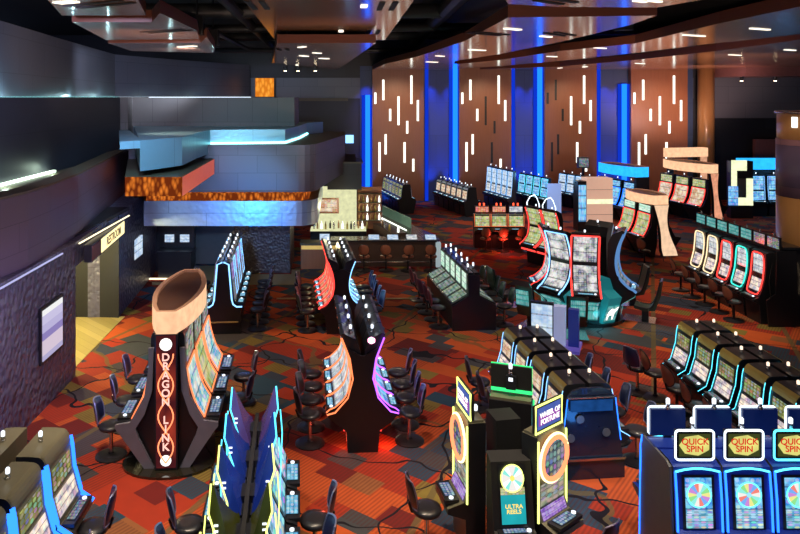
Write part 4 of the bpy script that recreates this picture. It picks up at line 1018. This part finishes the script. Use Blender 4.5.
# --- bank A white outline
wA = [kit_tower(NE['dim'], 'dim', .62, 2.12, scr2='purp'), kit_tower(NE['lblue'], 'dim', .62, 2.12, scr2='blue')]
nA = 'the white-outlined bank'
bank(nA, -3.46, 20.75, R(3.5), 6, .64, wA, wA, .02, 0, K_CH, K_CH, 1.0, 'upright blue-lit slot machine')
ecA = endcap([(.52, 0), (.52, .62), (.54, .80), (.36, .84), (.26, .98), (.16, 2.08)], -3.46, 20.72, R(3.5), M_black, 'black end panel outlined in white neon, left of the carpet aisle', (NE['lblue'], NE['lblue']),
       [(.56, .80), (.40, .80), (.30, .87), (.26, 1.0), (.17, 2.05), (.02, 2.12)], r=.022)
MB().box(-.45, .45, -.09, -.055, .34, .37, plain('gold_line', (.5, .32, .12), .4)).obj('gold_line', ecA)

# --- bank C centre gooseneck
kCl = kit_goose(NE['orange'], 'pale', .68); kCr = kit_goose(NE['purple'], 'blue', .68, beac=M_beacon)
nC = 'the centre gooseneck bank'
bank(nC, .45, 13.85, R(3), 4, .69, [kCl], [kCr], .02, 0, K_CH, K_CHN, .98, (['orange-edged gooseneck slot machine'], ['purple-edged gooseneck slot machine']))
endcap([(.30, 0), (.33, .42), (.60, .62), (.69, .76), (.50, .84), (.28, 1.1), (.20, 1.45), (.25, 1.85), (.30, 2.05), (.03, 1.9)], .45, 13.83, R(3), M_black, 'black flared end panel of the centre gooseneck bank', (NE['orange'], NE['purple']),
       [(.71, .76), (.55, .80), (.30, 1.08), (.20, 1.45), (.26, 1.85), (.42, 2.26)], r=.016)
t = tag(MB().lathe([(.001, -.07), (.07, -.03), (.07, .03), (.001, .07)], glow('pink_globe', (1, .35, .6), 5), 14).obj('globe_lamp'), 'small dazzling pink globe on the centre gooseneck bank', 'light'); t.location = (.62, 13.8, 2.2)
for s, mt, sd in ((-1, NE['red'], 'red under-glow strip at the left foot of centre gooseneck bank'), (1, NE['red'], 'red under-glow strip at the right foot of centre gooseneck bank')):
    t = tag(MB().box(-.02, .02, 0, 2.6, .34, .37, mt).obj('strip_light'), sd, 'light'); t.location = (.45+s*.36, 13.95, 0); t.rotation_euler = (0, 0, R(3))
# --- bank C2 behind it
kC2l = kit_goose(NE['red'], 'red', .60, .95, r=.03); kC2r = kit_goose(NE['lblue'], 'blue', .60, .95)
nC2 = 'the red-blue middle bank'
bank(nC2, .05, 20.75, R(5), 5, .62, [kC2l], [kC2r], .02, 0, K_CH, K_CHN, .98, (['red-edged slot machine'], ['blue-edged slot machine']))
endcap([(.45, 0), (.5, .5), (.64, .74), (.46, .82), (.26, 1.1), (.2, 1.4), (.24, 1.8), (.05, 1.9)], .05, 20.73, R(5), M_black, 'black end panel of the red-blue middle bank')

# --- V blades, near the camera
nV = 'the V-blade bank'
KBL = [(NE['yellow'], M_olgl), (NE['yellow'], M_olgl), (NE['yellow'], M_bluegl), (NE['cyan'], M_bluegl), (NE['cyan'], M_purgl)]
kb = [kit_blade(a, b, 1) for a, b in KBL]
kr = [kit_blade(a, b, -1) for a, b in KBL]
bank(nV, -1.12, 7.34, R(3.6), 5, .92, kb, kr, .02, 0, K_CHN, K_CHN, .90, (['yellow-edged blade slot machine', 'yellow-edged blade slot machine', 'yellow-blue blade slot machine', 'cyan-edged blade slot machine', 'cyan-violet blade slot machine'], ['yellow-edged blade slot machine', 'yellow-edged blade slot machine', 'yellow-blue blade slot machine', 'cyan-edged blade slot machine', 'cyan-violet blade slot machine']), 'navy swivel stool', clr=(1, 2, 3), crr=(1, 2, 3))
t = thing('bank_stand', 'narrow black spine between the blade slot machines', 'bank stand', (-1.12, 7.34, 0), R(3.6))
MB().box(-.03, .03, 0, 4.6, 0, 1.62, M_blackm).obj('spine_board', t)

# --- wheel pod
nW = 'the wheel cluster'
kW = kit_fortune(); kWg = kit_fortune(.70, True)
spawn(kW, 'slot_machine', 'tall wheel-ring slot machine facing right in the wheel cluster', 'slot machine', (2.83, 10.80, 0), R(39))
spawn(kW, 'slot_machine', 'tall wheel-ring slot machine facing left in the wheel cluster', 'slot machine', (2.40, 11.07, 0), R(-82))
spawn(kWg, 'slot_machine', 'slot machine facing away with a green edged topper sign', 'slot machine', (2.70, 11.22, 0), R(160))
# front unit
wc = [WC[4], M_txtwhite, WC[1], WC[4]]
body = [(-.22, 0), (-.50, 0), (-.52, .56), (-.72, .66), (-.72, .72), (-.62, .76), (-.44, 1.66), (-.22, 1.72)]
fk = [('cabinet', MB().prism(body, -.30, .30, M_blackm).data('cabinet'), []),
      ('screen', MB().strip([(-.61, .80), (-.445, 1.62)], -.20, .20, M_black, .012).strip([(-.60, .84), (-.52, 1.22)], -.18, .18, glow('teal_game_face', (.02, .45, .5), .9, .3), .02).strip([(-.52, 1.22), (-.50, 1.32)], -.18, .18, S['yel'], .022).data('screen'),
       [('prize_wheel', wheel_data('prize_wheel', .16, wc, 16, M_txtgold, NE['yellow'], -.500, 1.45, R(11), 1.1), []),
        ('lettering', moved(text_data('ULTRA\nREELS', .085, M_txtgold, .003, .9), (0, -.60, 1.05), 0), [])]),
      deck_part(-.76, -.60, .78, .5, S['deck'])]
spawn(fk, 'slot_machine', 'low slot machine facing the camera with a bright teal wheel screen', 'slot machine', (2.47, 10.70, 0), R(4))
t = thing('centre_pillar', 'plain black pillar at the heart of the wheel cluster', 'pillar', (2.56, 10.98, 0), R(10))
MB().box(-.20, .20, -.2, .2, 0, 2.03, M_blackm).obj('pillar_body', t)
spawn(K_CH, 'swivel_stool', 'black swivel stool at left-facing machine of the wheel cluster', 'stool', (1.35, 10.9, 0), R(-82))
spawn(K_CH, 'swivel_stool', 'black swivel stool at right-facing machine of the wheel cluster', 'stool', (3.6, 9.9, 0), R(39))

# --- brass topped bank E and F2 and lower left
kE = kit_brass(.70, NE['lblue'], 'warm', r=.008)
nE = 'the brass-topped middle bank'
bank(nE, 4.60, 12.9, R(6), 4, .86, [kE], [kE], .02, 0, K_CH, K_CHN, 1.15, 'brass-topped slot machine', 'navy swivel stool', clr=(1, 2, 3))
endcap([(.64, .0), (.64, .36), (.60, .38), (.50, 1.15), (.46, 1.48), (.36, 1.62), (.2, 1.67)], 4.60, 12.87, R(6), plain('dark_blue_end', (.012, .018, .035), .25, coat=.5), 'glossy dark blue end panel of the brass-topped middle bank', (NE['blue'], NE['blue']), [(.56, .7), (.50, 1.15), (.46, 1.48)], r=.010)
t = thing('end_lightbox', 'blue lit strip across the end of brass-topped middle bank', 'light', (4.60, 12.80, 0), R(6))
MB().box(-.64, .64, -.03, .0, .36, .40, M_chrome).obj('base_rail', t); MB().box(-.40, .40, -.02, .0, 1.26, 1.46, glow('blue_glass_glow', (.02, .12, .45), .5, .6)).obj('blue_glass', t); MB().tube([(-.46, -.03, 1.52), (.46, -.03, 1.52)], .016, M_chrome, 6).obj('chrome_rail', t)
for k, (x, z) in enumerate(((-.22, 1.12), (.28, .86), (-.4, .78))): c = MB().lathe([(.001, 0), (.075, 0), (.075, .02), (.001, .02)], M_cabside, 16).obj('round_vent', t); c.rotation_euler = (R(90), 0, 0); c.location = (x, 0, z)
kF = kit_brass(.72, NE['cyan'], 'oliv', r=.007)
nF = 'the brass-topped right bank'
bank(nF, 8.58, 12.35, R(1), 5, .88, [kF], [kF], .02, 0, K_CHB, None, 1.12, 'brass-topped slot machine', 'russet backed stool')
endcap([(.66, 0), (.80, .67), (.60, .75), (.50, 1.15), (.46, 1.48), (.36, 1.62), (.2, 1.67)], 8.58, 12.33, R(1), M_black, 'black end panel of the brass-topped right bank')
kB = kit_brass(.92, NE['blue'], 'oliv', M_olive, M_olive, .035, 1)
nB = 'the lower left bank'
bank(nB, -4.74, 7.85, R(0), 3, 1.03, [kB], [kB], .10, 0, None, K_CHN, .98, 'olive-topped blue-tubed slot machine', 'navy swivel stool', crr=(0, 1, 2))

# --- bank D pale green slanted
kD = kit_slant(); nD = 'the slanted pale-green bank'
bank(nD, 4.02, 21.05, R(5), 5, .70, [kD], [kD], .02, 0, K_CHP, K_CHG, 1.0, 'low slanted slot machine', 'high-backed stool')
endcap([(.66, 0), (.68, .74), (.55, .80), (.17, 1.04), (.17, 1.66)], 4.02, 21.02, R(5), plain('midnight_end', (.012, .016, .04), .3, coat=.4), 'midnight blue end panel of the slanted pale-green bank')

# --- quick spin rows, near right
kq1 = kit_quickspin(NE['white'], whl=0); kq2 = kit_quickspin(NE['white'], whl=2); kq3 = kit_quickspin(NE['cyan'], whl=4); kqb = kit_quickspin(NE['white'], face=False)
for i, kq in enumerate((kq1, kq2, kq3)):
    spawn(kq, 'slot_machine', ['blue slot machine with red lettered topper, leftmost facing the camera', 'blue slot machine with red lettered topper, second facing the camera', 'blue slot machine with cyan edged topper, at the right edge'][i], 'slot machine', (5.17+.72*i, 10.57, 0), 0, 'blue machines facing the camera')
for i in range(4):
    spawn(kqb, 'slot_machine', 'blue slot machine seen from behind, '+['leftmost of the rear row', 'second of the rear row', 'third of the rear row', 'rightmost of the rear row'][i], 'slot machine', (5.12+.72*i, 10.63, 0), R(180), 'blue machines facing away')
t = thing('side_board', 'grey side board with a blue light edge beside leftmost blue machine', 'side board', (4.79, 10.57, 0), 0)
MB().prism([(-.5, 0), (-.52, .6), (-.50, .78), (-.43, 1.64), (-.30, 1.68), (.45, 1.68), (.5, 1.5), (.55, 0)], -.02, .015, M_cabside).obj('panel', t)
MB().tube([(-.03, .56, .05), (-.03, .52, 1.5), (-.03, .46, 1.68)], .012, NE['blue'], 6).obj('light_outline', t)
spawn(K_CH, 'swivel_stool', 'navy stool left of the blue machines near the bottom edge', 'stool', (4.3, 9.6, 0), R(-60)) if False else None

# --- round outlined bank at right
kR = [kit_round(NE[c]) for c in ('red', 'teal', 'red', 'cream', 'cream')]
dR = [f'{c}-outlined rounded slot machine' for c in ('red', 'green', 'red', 'cream', 'cream')]
nR = 'the rounded right bank'
bank(nR, 13.42, 21.5, R(1), 5, .86, kR, None, .0, 0, K_CHB, None, 1.05, (dR, dR), 'russet backed stool')
t = thing('overhead_sign_row', 'long black gantry carrying the teal topper screens of the rounded bank', 'sign gantry', (13.55, 21.4, 0), R(1))
MB().box(-.1, .75, 0, 4.5, 0, 2.35, M_black).box(-.05, .5, -.1, 4.9, 2.35, 2.42, M_cab).obj('spine_body', t)
for i in range(7):
    t = thing('topper_screen', f'teal topper screen above the rounded right bank, {"farthest one" if i == 6 else ORD[i]+" from the near end"}', 'screen', (13.40-.012*i, 21.65+i*.70, 2.30), R(-89))
    MB().box(-.31, .31, 0, .06, 0, .40, M_black).obj('casing', t)
    MB().quad((-.28, -.01, .04), (.28, -.01, .04), (.28, -.01, .36), (-.28, -.01, .36), S['teal' if i > 1 else 'dim']).obj('screen', t)
    k_ = beacon_part(0, .42, mat=M_beacon); o = bpy.data.objects.new(k_[0], k_[1]); C.objects.link(o); o.parent = t; o.location = (0, .03, 0)
endcap([(.55, 0), (.62, .8), (.34, 1.0), (.3, 2.3)], 13.6, 21.35, R(1), M_black, 'black end panel of the rounded right bank with a gold curve', (M_blackm, NE['cream']), [(.5, .9), (.56, 1.4), (.46, 1.9)], r=.014)

# --- gooseneck pod in the middle right
pc = (7.75, 22.45)
podk = [kit_goose(NE['red'], 'photo', .84, 1.2, base=M_teal, r=.03), kit_goose(NE['lblue'], 'photo', .84, 1.2, base=M_teal, r=.022), kit_goose(NE['red'], 'photo', .84, 1.2, base=M_teal, r=.014), kit_goose(glow('neon_steel', (.12, .28, .6), .9), 'dim', .84, 1.2, base=M_teal, r=.045), kit_goose(NE['dim'], 'dim', .84, 1.2, base=M_teal, r=.03)]
for i, a in enumerate((-14, -56, -98, 64, 132)):
    r = .80; rz = R(a)
    spawn(podk[i], 'slot_machine', ['tall curved slot machine edged bright red, facing the camera in the round pod', 'tall curved slot machine edged pale blue, left of the red one', 'tall curved slot machine at the left edge of round pod', 'tall curved dark slot machine facing right in the round pod', 'tall curved slot machine at the far right of round pod'][i], 'slot machine', (pc[0]+sin(rz)*r, pc[1]-cos(rz)*r, .10), rz)
d_ = thing('round_plinth', 'low black disc plinth under the round pod', 'plinth', (pc[0], pc[1], 0), 0)
MB().lathe([(1.25, 0), (1.25, .095)], M_black, 28).obj('foot_disc', d_)
t = thing('pod_core', 'dark octagonal core column of the round pod', 'base', (pc[0], pc[1], 0), 0)
MB().lathe([(.42, .1), (.42, 2.45), (.2, 2.5)], M_blackm, 8).obj('core_column', t)
for s, a in enumerate((22, -35)):
    rz = R(a); t = thing('wedge_console', ['teal wedge panel with a white animal shape right of the red machine', 'teal wedge panel between red and pale blue pod machines'][s], 'console', (pc[0]+sin(rz)*.62, pc[1]-cos(rz)*.62, .1), rz)
    MB().prism([(0, 0), (-.55, 0), (-.78, .62), (-.86, .84), (-.50, 1.0), (-.36, 1.3), (0, 1.3)], -.24, .24, M_teal).obj('wedge_body', t)
    MB().strip([(-.56, .06), (-.78, .60)], -.22, .22, S['teal'], .012).obj('lit_panel', t)
    if s == 0:
        b = MB(); pts = [(-.16, .12), (-.11, .12), (-.09, .26), (.02, .28), (.05, .12), (.10, .12), (.10, .34), (.17, .42), (.20, .54), (.13, .52), (.08, .47), (-.05, .50), (-.14, .42), (-.18, .3)]
        b.v = [(x, -.56-.4*(z-.06)-.03, z) for x, z in pts]; b.face(range(len(pts)), b.m(M_txtwhite)); b.obj('animal_shape', t)
for i, (x, y, a) in enumerate(((5.45, 23.4, -80), (9.55, 21.9, 62), (9.85, 23.6, 85))):
    spawn(K_BIG, 'gaming_chair', ['high-backed gaming chair at the left side of the round pod', 'high-backed gaming chair turned to the right side of the round pod', 'high-backed gaming chair behind the right side of the round pod'][i], 'chair', (x, y, 0), R(a))

K_BIGT = [(n_, m_, c_) for n_, m_, c_ in kit_bigchair()]+[('back_screen', MB().quad((-.20, -.545, .78), (.20, -.545, .78), (.20, -.60, 1.25), (-.20, -.60, 1.25), S['teal']).data('back_screen'), [])]
for i, (x, y, a) in enumerate(((5.8, 21.3, -40), (6.85, 20.35, -12))):
    spawn(K_BIGT, 'gaming_chair', ['gaming chair with a teal glowing back, left front of the round pod', 'gaming chair with a teal glowing back, before the red machine'][i], 'chair', (x, y, 0), R(a))
# --- far and right crown banks
kg = kit_curve(NE['red'], 'yel', 'grn', 1.1, 2.3)
crown_bank('the cream-crowned pair bank', 13.95, 30.4, R(7), 2, 1.25, [kg], None, M_crown, glow('cream_pylon', (1, .66, .42), .95, .3), None, 'red-trimmed curved slot machine', .66, (2.32, 2.72), .62, disc=False, cap=M_cab, sweep=.42)
kg2 = kit_curve(NE['red'], 'warm', 'yel', 1.2, 2.4)
crown_bank('the far cream-crowned bank', 20.8, 38.9, R(13), 3, 1.35, [kg2], None, M_crown, glow('copper_pylon', (1, .42, .25), .8, .5), None, 'red-trimmed curved slot machine', .5, (2.75, 3.25), .8, disc=False, cap=M_cab, sweep=.3)
kg3 = kit_curve(NE['blue'], 'blue', 'blue', 1.0, 2.3)
crown_bank('the blue-crowned bank', 16.6, 38.4, R(16), 3, 1.15, [kg3], None, M_crownb, M_blackm, None, 'blue-lit slot machine', .8, (2.6, 3.15), .7, disc=False, cap=None)
t = thing('overhead_sign', 'second cream crown sign standing behind the far cream crown bank', 'sign', (21.6, 43.2, 0), R(13))
MB().box(-1.5, 1.3, 0, .5, 3.3, 3.85, M_crown).obj('crown_band', t)
for s in (-1.2, 1.2): MB().box(s-.12, s+.12, .1, .4, 0, 3.3, glow('copper_post', (1, .5, .3), .7, .4) if s > 0 else M_cab).obj('post', t)

# pale square sign bank
t = thing('sign_pillar', 'pale yellow square lit sign frame with a blue screen, far right', 'sign', (23.2, 40.4, 0), R(-4))
MB().box(-.62, .62, 0, .5, 0, 3.3, M_cab).obj('pillar_body', t)
MB().box(-.6, .25, -.05, 0, 2.75, 3.35, M_crowny).box(-.6, -.3, -.05, 0, 1.4, 2.75, M_crowny).box(-.6, .6, -.05, 0, .75, 1.2, M_crowny).box(.22, .6, -.05, 0, 1.2, 2.3, M_crowny).obj('lit_frame', t)
MB().box(-.3, .22, -.04, 0, 1.2, 2.3, M_cabside).obj('inner_panel', t)
MB().box(-.95, -.45, -.5, -.4, .8, 1.9, S['blue']).obj('side_screen', t)
t = thing('overhead_sign', 'bright blue crown sign above three far right machines', 'sign', (25.6, 41.2, 0), 0)
MB().box(-1.9, 1.6, .3, .7, 2.7, 3.35, M_crownb).obj('crown_band', t); MB().box(-1.9, 1.6, .45, .7, 0, 2.7, M_blackm).obj('back_board', t)
kbl = kit_tower(NE['lblue'], 'blue', .95, 2.4)
for i in range(3): spawn(kbl, 'slot_machine', f'blue lit slot machine under the bright blue crown sign, {["leftmost", "middle", "rightmost"][i]}', 'slot machine', (24.6+i*1.05, 41.5, 0), 0)
# cream box pillar
t = thing('kiosk_pillar', 'tall cream boxy pillar with one glowing band, right of centre', 'pillar', P(600, 231)+(0,), R(3))
MB().box(-.68, .68, 0, .8, 0, 2.75, plain('cream_laminate', (.55, .36, .27), .5, emit=(.8, .50, .38), es=.6)).obj('pillar_body', t)  # laminate emits so the pillar looks brighter; brightness is painted in
MB().box(-.69, .69, -.03, 0, 1.42, 1.66, M_crowny).obj('glowing_band', t)
MB().box(-1.15, -.70, .05, .7, 0, 2.6, M_cab).box(-1.12, -.74, .0, .05, .5, 2.4, S['blue']).obj('side_screen', t)
for z in (.85, 2.15): MB().box(-.685, .685, -.012, 0, z, z+.015, M_brown).obj('panel_joint', t)

# --- three red machines facing the camera
kfe = kit_tower(NE['orange'], 'yel', .80, 1.52, M_beaconr)
for i in range(3):
    o = spawn(kfe, 'slot_machine', f'red glowing slot machine with yellow screens, {["leftmost", "middle", "rightmost"][i]} of three beyond the slanted bank', 'slot machine', (6.64+.79*i, 32.9, 0), R(-2))
    s = MB().box(-.33, .33, -.22, -.12, 1.60, 1.92, M_black).box(-.30, .30, -.235, -.22, 1.63, 1.88, S['red' if i < 2 else 'pale']).obj('topper_screen', o)
    for q in (-.1, .1): MB().lathe([(.035, 0), (.035, .12)], M_beaconr, 8, (q, -.15, 1.92)).obj('beacon_lamp', o)
    spawn(K_CHR, 'swivel_stool', f'russet stool before the red glowing trio, {["leftmost", "middle", "rightmost"][i]} one', 'stool', (6.6+.79*i, 31.75, 0), random.uniform(-.2, .2))
# --- two machines with white arcs right beside
kff = kit_goose(NE['red'], 'yel', .85, 1.05, r=.022)
for i in range(2):
    o = spawn(kff, 'slot_machine', f'angled slot machine under a white neon arch, {["nearer", "farther"][i]} of the pair', 'slot machine', (8.85-.43*i, 28.7+.8*i, 0), R(-62))
    MB().tube([(-.36, -.36, 2.2), (-.36, -.38, 2.55), (-.2, -.36, 2.8), (0, -.3, 2.9), (.2, -.36, 2.8), (.36, -.38, 2.55), (.36, -.36, 2.2)], .02, NE['white'], 6).obj('neon_arch', o)
    MB().box(-.4, .4, -.66, -.60, .60, .74, NE['red']).obj('deck_light', o)

# --- far banks
kfa = kit_tower(NE['dim'], 'oliv', .70, 1.75, scr2='oliv'); bank('the yellow-lit far bank', 4.0, 42.0, R(11), 6, .76, [kfa], [kfa], .02, 0, None, None, 1, 'olive lit slot machine')
endcap([(.42, 0), (.58, .78), (.3, 1.0), (.22, 1.75)], 4.0, 41.98, R(11), M_blackm, 'black end panel of the yellow-lit far bank')
kfb = kit_tower(NE['dim'], 'warm', .72, 1.7, scr2='dim'); 
bank('the white-lit far bank', 7.75, 41.0, R(14), 6, .82, [kfb], [kfb], .02, 0, None, None, 1, 'white lit slot machine')
endcap([(.42, 0), (.58, .78), (.3, 1.0), (.22, 1.7)], 7.75, 40.98, R(14), M_blackm, 'black end panel of the white-lit far bank')
kfc = kit_tower(NE['lblue'], 'pale', .62, 2.5, scr2='wblue'); bank('the pale blue far bank', 10.5, 41.6, R(14), 5, .70, [kfc], None, .02, 0, None, None, 1, 'pale blue slot machine', base=(.3, .1))
kfd = kit_tower(NE['cyan'], 'blue', .70, 2.1); bank('the cyan far bank', 12.55, 41.4, R(18), 4, .80, [kfd], None, .02, 0, None, None, 1, 'cyan lit slot machine', base=(.3, .1))
tag(MB().box(-.38, .42, -.12, .0, 0, 1.9, plain('violet_lit_cap', (.2, .25, .5), .3, emit=(.35, .5, .9), es=.6)).obj('lit_end_board'), 'pale violet lit end board of the cyan far bank', 'board').location = (12.6, 41.3, 0)
kfg = kit_tower(NE['lblue'], 'wblue', .70, 2.1); bank('the white-blue far bank', 15.9, 42.0, R(22), 5, .78, [kfg], None, .02, 0, None, None, 1, 'white and blue slot machine')
t = thing('topper_sign', 'small grey box sign above the farthest blue machines', 'sign', (15.4, 44.2, 0), 0)
MB().box(-.35, .35, 0, .3, 2.5, 3.2, M_cabside).obj('sign_box', t); MB().box(-.06, .06, .1, .2, 0, 2.5, M_cab).obj('post', t)
MB().box(-.3, .3, -.02, 0, 2.58, 3.12, S['dim']).obj('sign_face', t)

# --- display kiosk at the far end of bank E
t = thing('display_kiosk', 'violet display kiosk with a bright white screen beyond the brass bank', 'kiosk', (5.1, 16.85, 0), R(-24))
MB().box(-.45, .45, -.25, .35, 0, 1.0, M_blackm).obj('pedestal', t)
MB().box(-.58, .66, -.36, .42, 1.0, 1.07, plain('violet_shelf', (.10, .08, .40), .35, emit=(.08, .06, .45), es=.3)).obj('shelf', t)
MB().box(-.50, .05, -.06, .06, 1.07, 2.05, M_cab).box(.05, .32, -.10, .10, 1.07, 2.0, plain('lilac_panel', (.35, .38, .62), .4, emit=(.35, .42, .7), es=.4)).box(.38, .62, -.05, .12, 1.07, 1.95, M_pbody).obj('upright_panel', t)
MB().quad((-.47, -.075, 1.14), (.02, -.075, 1.14), (.02, -.075, 2.0), (-.47, -.075, 2.0), S['wblue']).obj('screen', t)

# --- odd chairs standing in the aisles
spawn(K_CHN, 'swivel_stool', 'dark blue stool apart from the others, left of right brass bank', 'stool', (7.05, 16.6, 0), R(-60))
spawn(K_CHB, 'swivel_stool', 'russet stool beneath the cream crown pair bank', 'stool', (12.7, 29.2, 0), R(-60))

# ================================================================== LIGHT
w = bpy.data.worlds.new('world'); SC.world = w; w.use_nodes = True
w.node_tree.nodes['Background'].inputs[0].default_value = (.10, .13, .22, 1); w.node_tree.nodes['Background'].inputs[1].default_value = .5
from mathutils import Vector
def spot(x, y, z, tx, ty, e, col=(1, .82, .6), ang=60, r=.25, bl=.6, tz=0.):
    l = bpy.data.lights.new('spot', 'SPOT'); l.energy = e; l.color = col; l.spot_size = R(ang); l.shadow_soft_size = r; l.spot_blend = bl
    o = bpy.data.objects.new('spot_lamp', l); C.objects.link(o); o.location = (x, y, z)
    o.rotation_euler = (Vector((tx, ty, tz))-Vector((x, y, z))).to_track_quat('-Z', 'Y').to_euler(); return o
def point(x, y, z, e, c, r=.12):
    l = bpy.data.lights.new('point', 'POINT'); l.energy = e; l.color = c; l.shadow_soft_size = r
    o = bpy.data.objects.new('glow_lamp', l); C.objects.link(o); o.location = (x, y, z)
WARM = (1, .80, .58)
# pools of light on the carpet
for (x, y, tx, ty, e, col, ang) in [
    (-4.6, 11.5, -5.0, 13.0, 1100, WARM, 50), (-2, 8, -2.2, 9.5, 700, WARM, 56), (0, 9.5, .8, 10.6, 900, WARM, 52), (3, 9, 3.4, 10.6, 800, WARM, 56), (-5, 16, -4.8, 17, 700, WARM, 46),
    (.6, 13, 2.4, 14.3, 700, (1, .75, .6), 50), (-1.6, 17, -1.4, 18, 650, (1, .7, .6), 50), (2.2, 19, 2.1, 19, 600, (.9, .7, .75), 50), (6.4, 14.6, 6.4, 15.5, 900, WARM, 50), (9.5, 18, 10.5, 19, 900, WARM, 52),
    (6, 20, 6.5, 20, 700, WARM, 60), (9, 24, 10.5, 24.5, 700, WARM, 60), (2.5, 35, 4, 36, 700, WARM, 75), (9, 36, 10, 37, 650, WARM, 75), (15, 34, 16, 34, 700, WARM, 75), (7, 9, 6.6, 10.4, 500, (.9, .9, 1), 56), (-5.4, 22, -5.2, 23.5, 300, WARM, 50), (-3.4, 9, -3.2, 11.5, 500, WARM, 44), (5.5, 10.5, 4.4, 11.6, 500, WARM, 40)]:
    spot(x, y, 8.6, tx, ty, e*(1.8 if ty < 16.8 else 1.25), col, ang)
spot(2, 24, 8.5, 2, 27.6, 700, WARM, 45)  # spot added to brighten the bar stool backs
spot(10, 20.5, 8.5, 11.6, 22.5, 800, WARM, 45)  # spot added to lift the stool backs at the rounded bank
# walnut wall wash, then unseen blue spots added below and above to wash the gaps
for px in (398, 484, 568, 656):
    spot(bx(px), YB-5.0, 8.5, bx(px), YB, 620, (1, .70, .45), 75, .2, .8, 4.5)
for px in (430, 450, 518, 534, 604, 618, 366):
    spot(bx(px), YB-.8, .3, bx(px), YB, 900, (.01, .10, 1), 60, .05, .9, 7)
    spot(bx(px), YB-.8, 8.7, bx(px), YB, 900, (.01, .10, 1), 60, .05, .9, 2)
# unseen uplights added to brighten the hanging veneer and the open ceiling
for (x, y, z, tx, ty, tz, e, ang, c) in [(1, 3, 2.5, -1, 16, 9, 700, 60, (1, .72, .52)), (5, 4, 2.5, 9, 18, 9, 900, 70, (1, .72, .52)), (-4, 4, 2.5, -7, 16, 9, 600, 60, (1, .72, .52)),
      (1.5, 18, 3, .5, 26, 9, 500, 80, (1, .7, .5)), (9, 20, 4, 12, 30, 9, 900, 100, (1, .7, .5)), (-4.6, 19, 6.2, -6.5, 22, 9, 420, 100, (1, .7, .5)), (4, 28, 2.5, 5, 38, 9, 900, 100, (1, .72, .55)), (17, 28, 3.5, 18, 36, 9, 900, 100, (1, .7, .55))]:
    spot(x, y, z, tx, ty, e*1.7, c, ang, .1, .9, tz)
# mezzanine: unseen spots added to brighten its faces, points at the light lines
spot(-3.4, 20.2, 2.7, -3.3, 24.1, 600, (.01, .28, 1), 60, .05, .9, 3.0)
spot(-3.5, 16, 4.6, -3.7, 24.1, 2100, (.32, .60, 1), 38, .2, .5, 3.0)
spot(-1.5, 17, 7.5, -2.0, 24.5, 320, (.72, .58, .85), 40, .2, .6, 4.4)
spot(-3.8, 14, 7.4, -5.6, 19, 2300, (.28, .68, 1), 34, .2, .6, 5.4)
spot(-2.0, 19, 6.8, -2.6, 25.8, 800, (.3, .8, 1), 46, .2, .6, 5.5)
spot(-2.5, 10, 7.6, -7.2, 17, 800, (.72, .58, .85), 62, .2, .6, 4.2)
spot(-4.6, 18, 8.5, -4.8, 28, 420, (.85, .85, .8), 44, .2, .6, 6.4)
spot(-5.5, 11, 8.6, -9.4, 22, 3400, (.50, .52, .85), 66, .2, .6, 7.6)
spot(-5.5, 26, 8.6, -10.5, 34, 1500, (.6, .65, .8), 90, .2, .6, 8.0)
spot(-4.6, 10.5, 3.4, -6.63, 15.0, 520, (.55, .45, 1), 70, .2, .6, 1.6)
spot(-5.2, 20.0, 2.9, -7.6, 24, 90, (.3, .55, 1), 80, .1, .6, 1.8)
for k, px in enumerate((12, 40, 80, 120, 160, 200, 235)):
    ux = -9.25 if px < 60 else None
    if px < 60: point(-9.12, 700*9.12/(340-px), 7.06, 30 if px == 12 else 4, (.5, .85, 1), .04)
for x, y in ((-10.3, 27), (-10.6, 32), (-9.2, 38), (-7.6, 42)): point(x, y, 7.05, 8, (.5, .85, .9), .04)
point(-8.3, 17.4, 4.95, 10, (.75, 1, .8), .05); point(-8.3, 20.3, 4.95, 10, (.75, 1, .8), .05)
point(-10, 19.8, 2.9, 900, (1, .85, .4), .3); point(-7.8, 19.6, 2.7, 420, (1, .85, .4), .1)
for (x, y, z, e, c) in [(.1, 13.9, .25, 14, (1, .1, .05)), (.85, 14.0, .25, 12, (1, .1, .05)), (7.4, 31.3, .5, 40, (1, .08, .04)), (.2, 30.4, 2.3, 60, (1, .95, .55)), (-.5, 24.6, 2.0, 25, (1, .8, .4)), (2.2, 26.5, 2.2, 30, (1, .8, .5)),
                        (.1, 20.9, .5, 10, (1, .1, .1)), (7.75, 21.0, .3, 8, (.1, .8, .9)), (25.5, 40.2, 2.5, 60, (.1, .5, 1)), (15.2, 37.2, 2.2, 40, (.1, .4, 1)), (11.6, 40.5, 2.2, 40, (.2, .6, 1)), (5.6, 9.6, .5, 14, (.05, .2, 1)), (4.45, 12.4, 1.0, 5, (.05, .3, 1))]:
    point(x, y, z, e, c)
spot(X0-4, Y0-5, 8.6, X0+RR, Y0+RR-.5, 1100, (1, .8, .55), 44, tz=3)
spot(22, YB-7, 5, 22, YB-3, 1300, (1, .6, .5), 110, tz=8.4)  # unseen spot added to brighten the rose soffit

# ================================================================== CAMERA
cam = bpy.data.cameras.new('camera'); co = bpy.data.objects.new('camera', cam); C.objects.link(co); SC.camera = co
co.location = (0, 0, H); co.rotation_euler = (R(90), 0, 0)
cam.sensor_width = 36; cam.lens = 36*F/800; cam.shift_x = (400-VX)/800; cam.shift_y = -(267-VY)/800
cam.clip_end = 200
SC.view_settings.view_transform = 'Standard'; SC.view_settings.look = 'None'; SC.view_settings.exposure = 0
SC.cycles.use_denoising = True; SC.cycles.max_bounces = 5; SC.cycles.diffuse_bounces = 2; SC.cycles.glossy_bounces = 3; SC.cycles.sample_clamp_indirect = 4
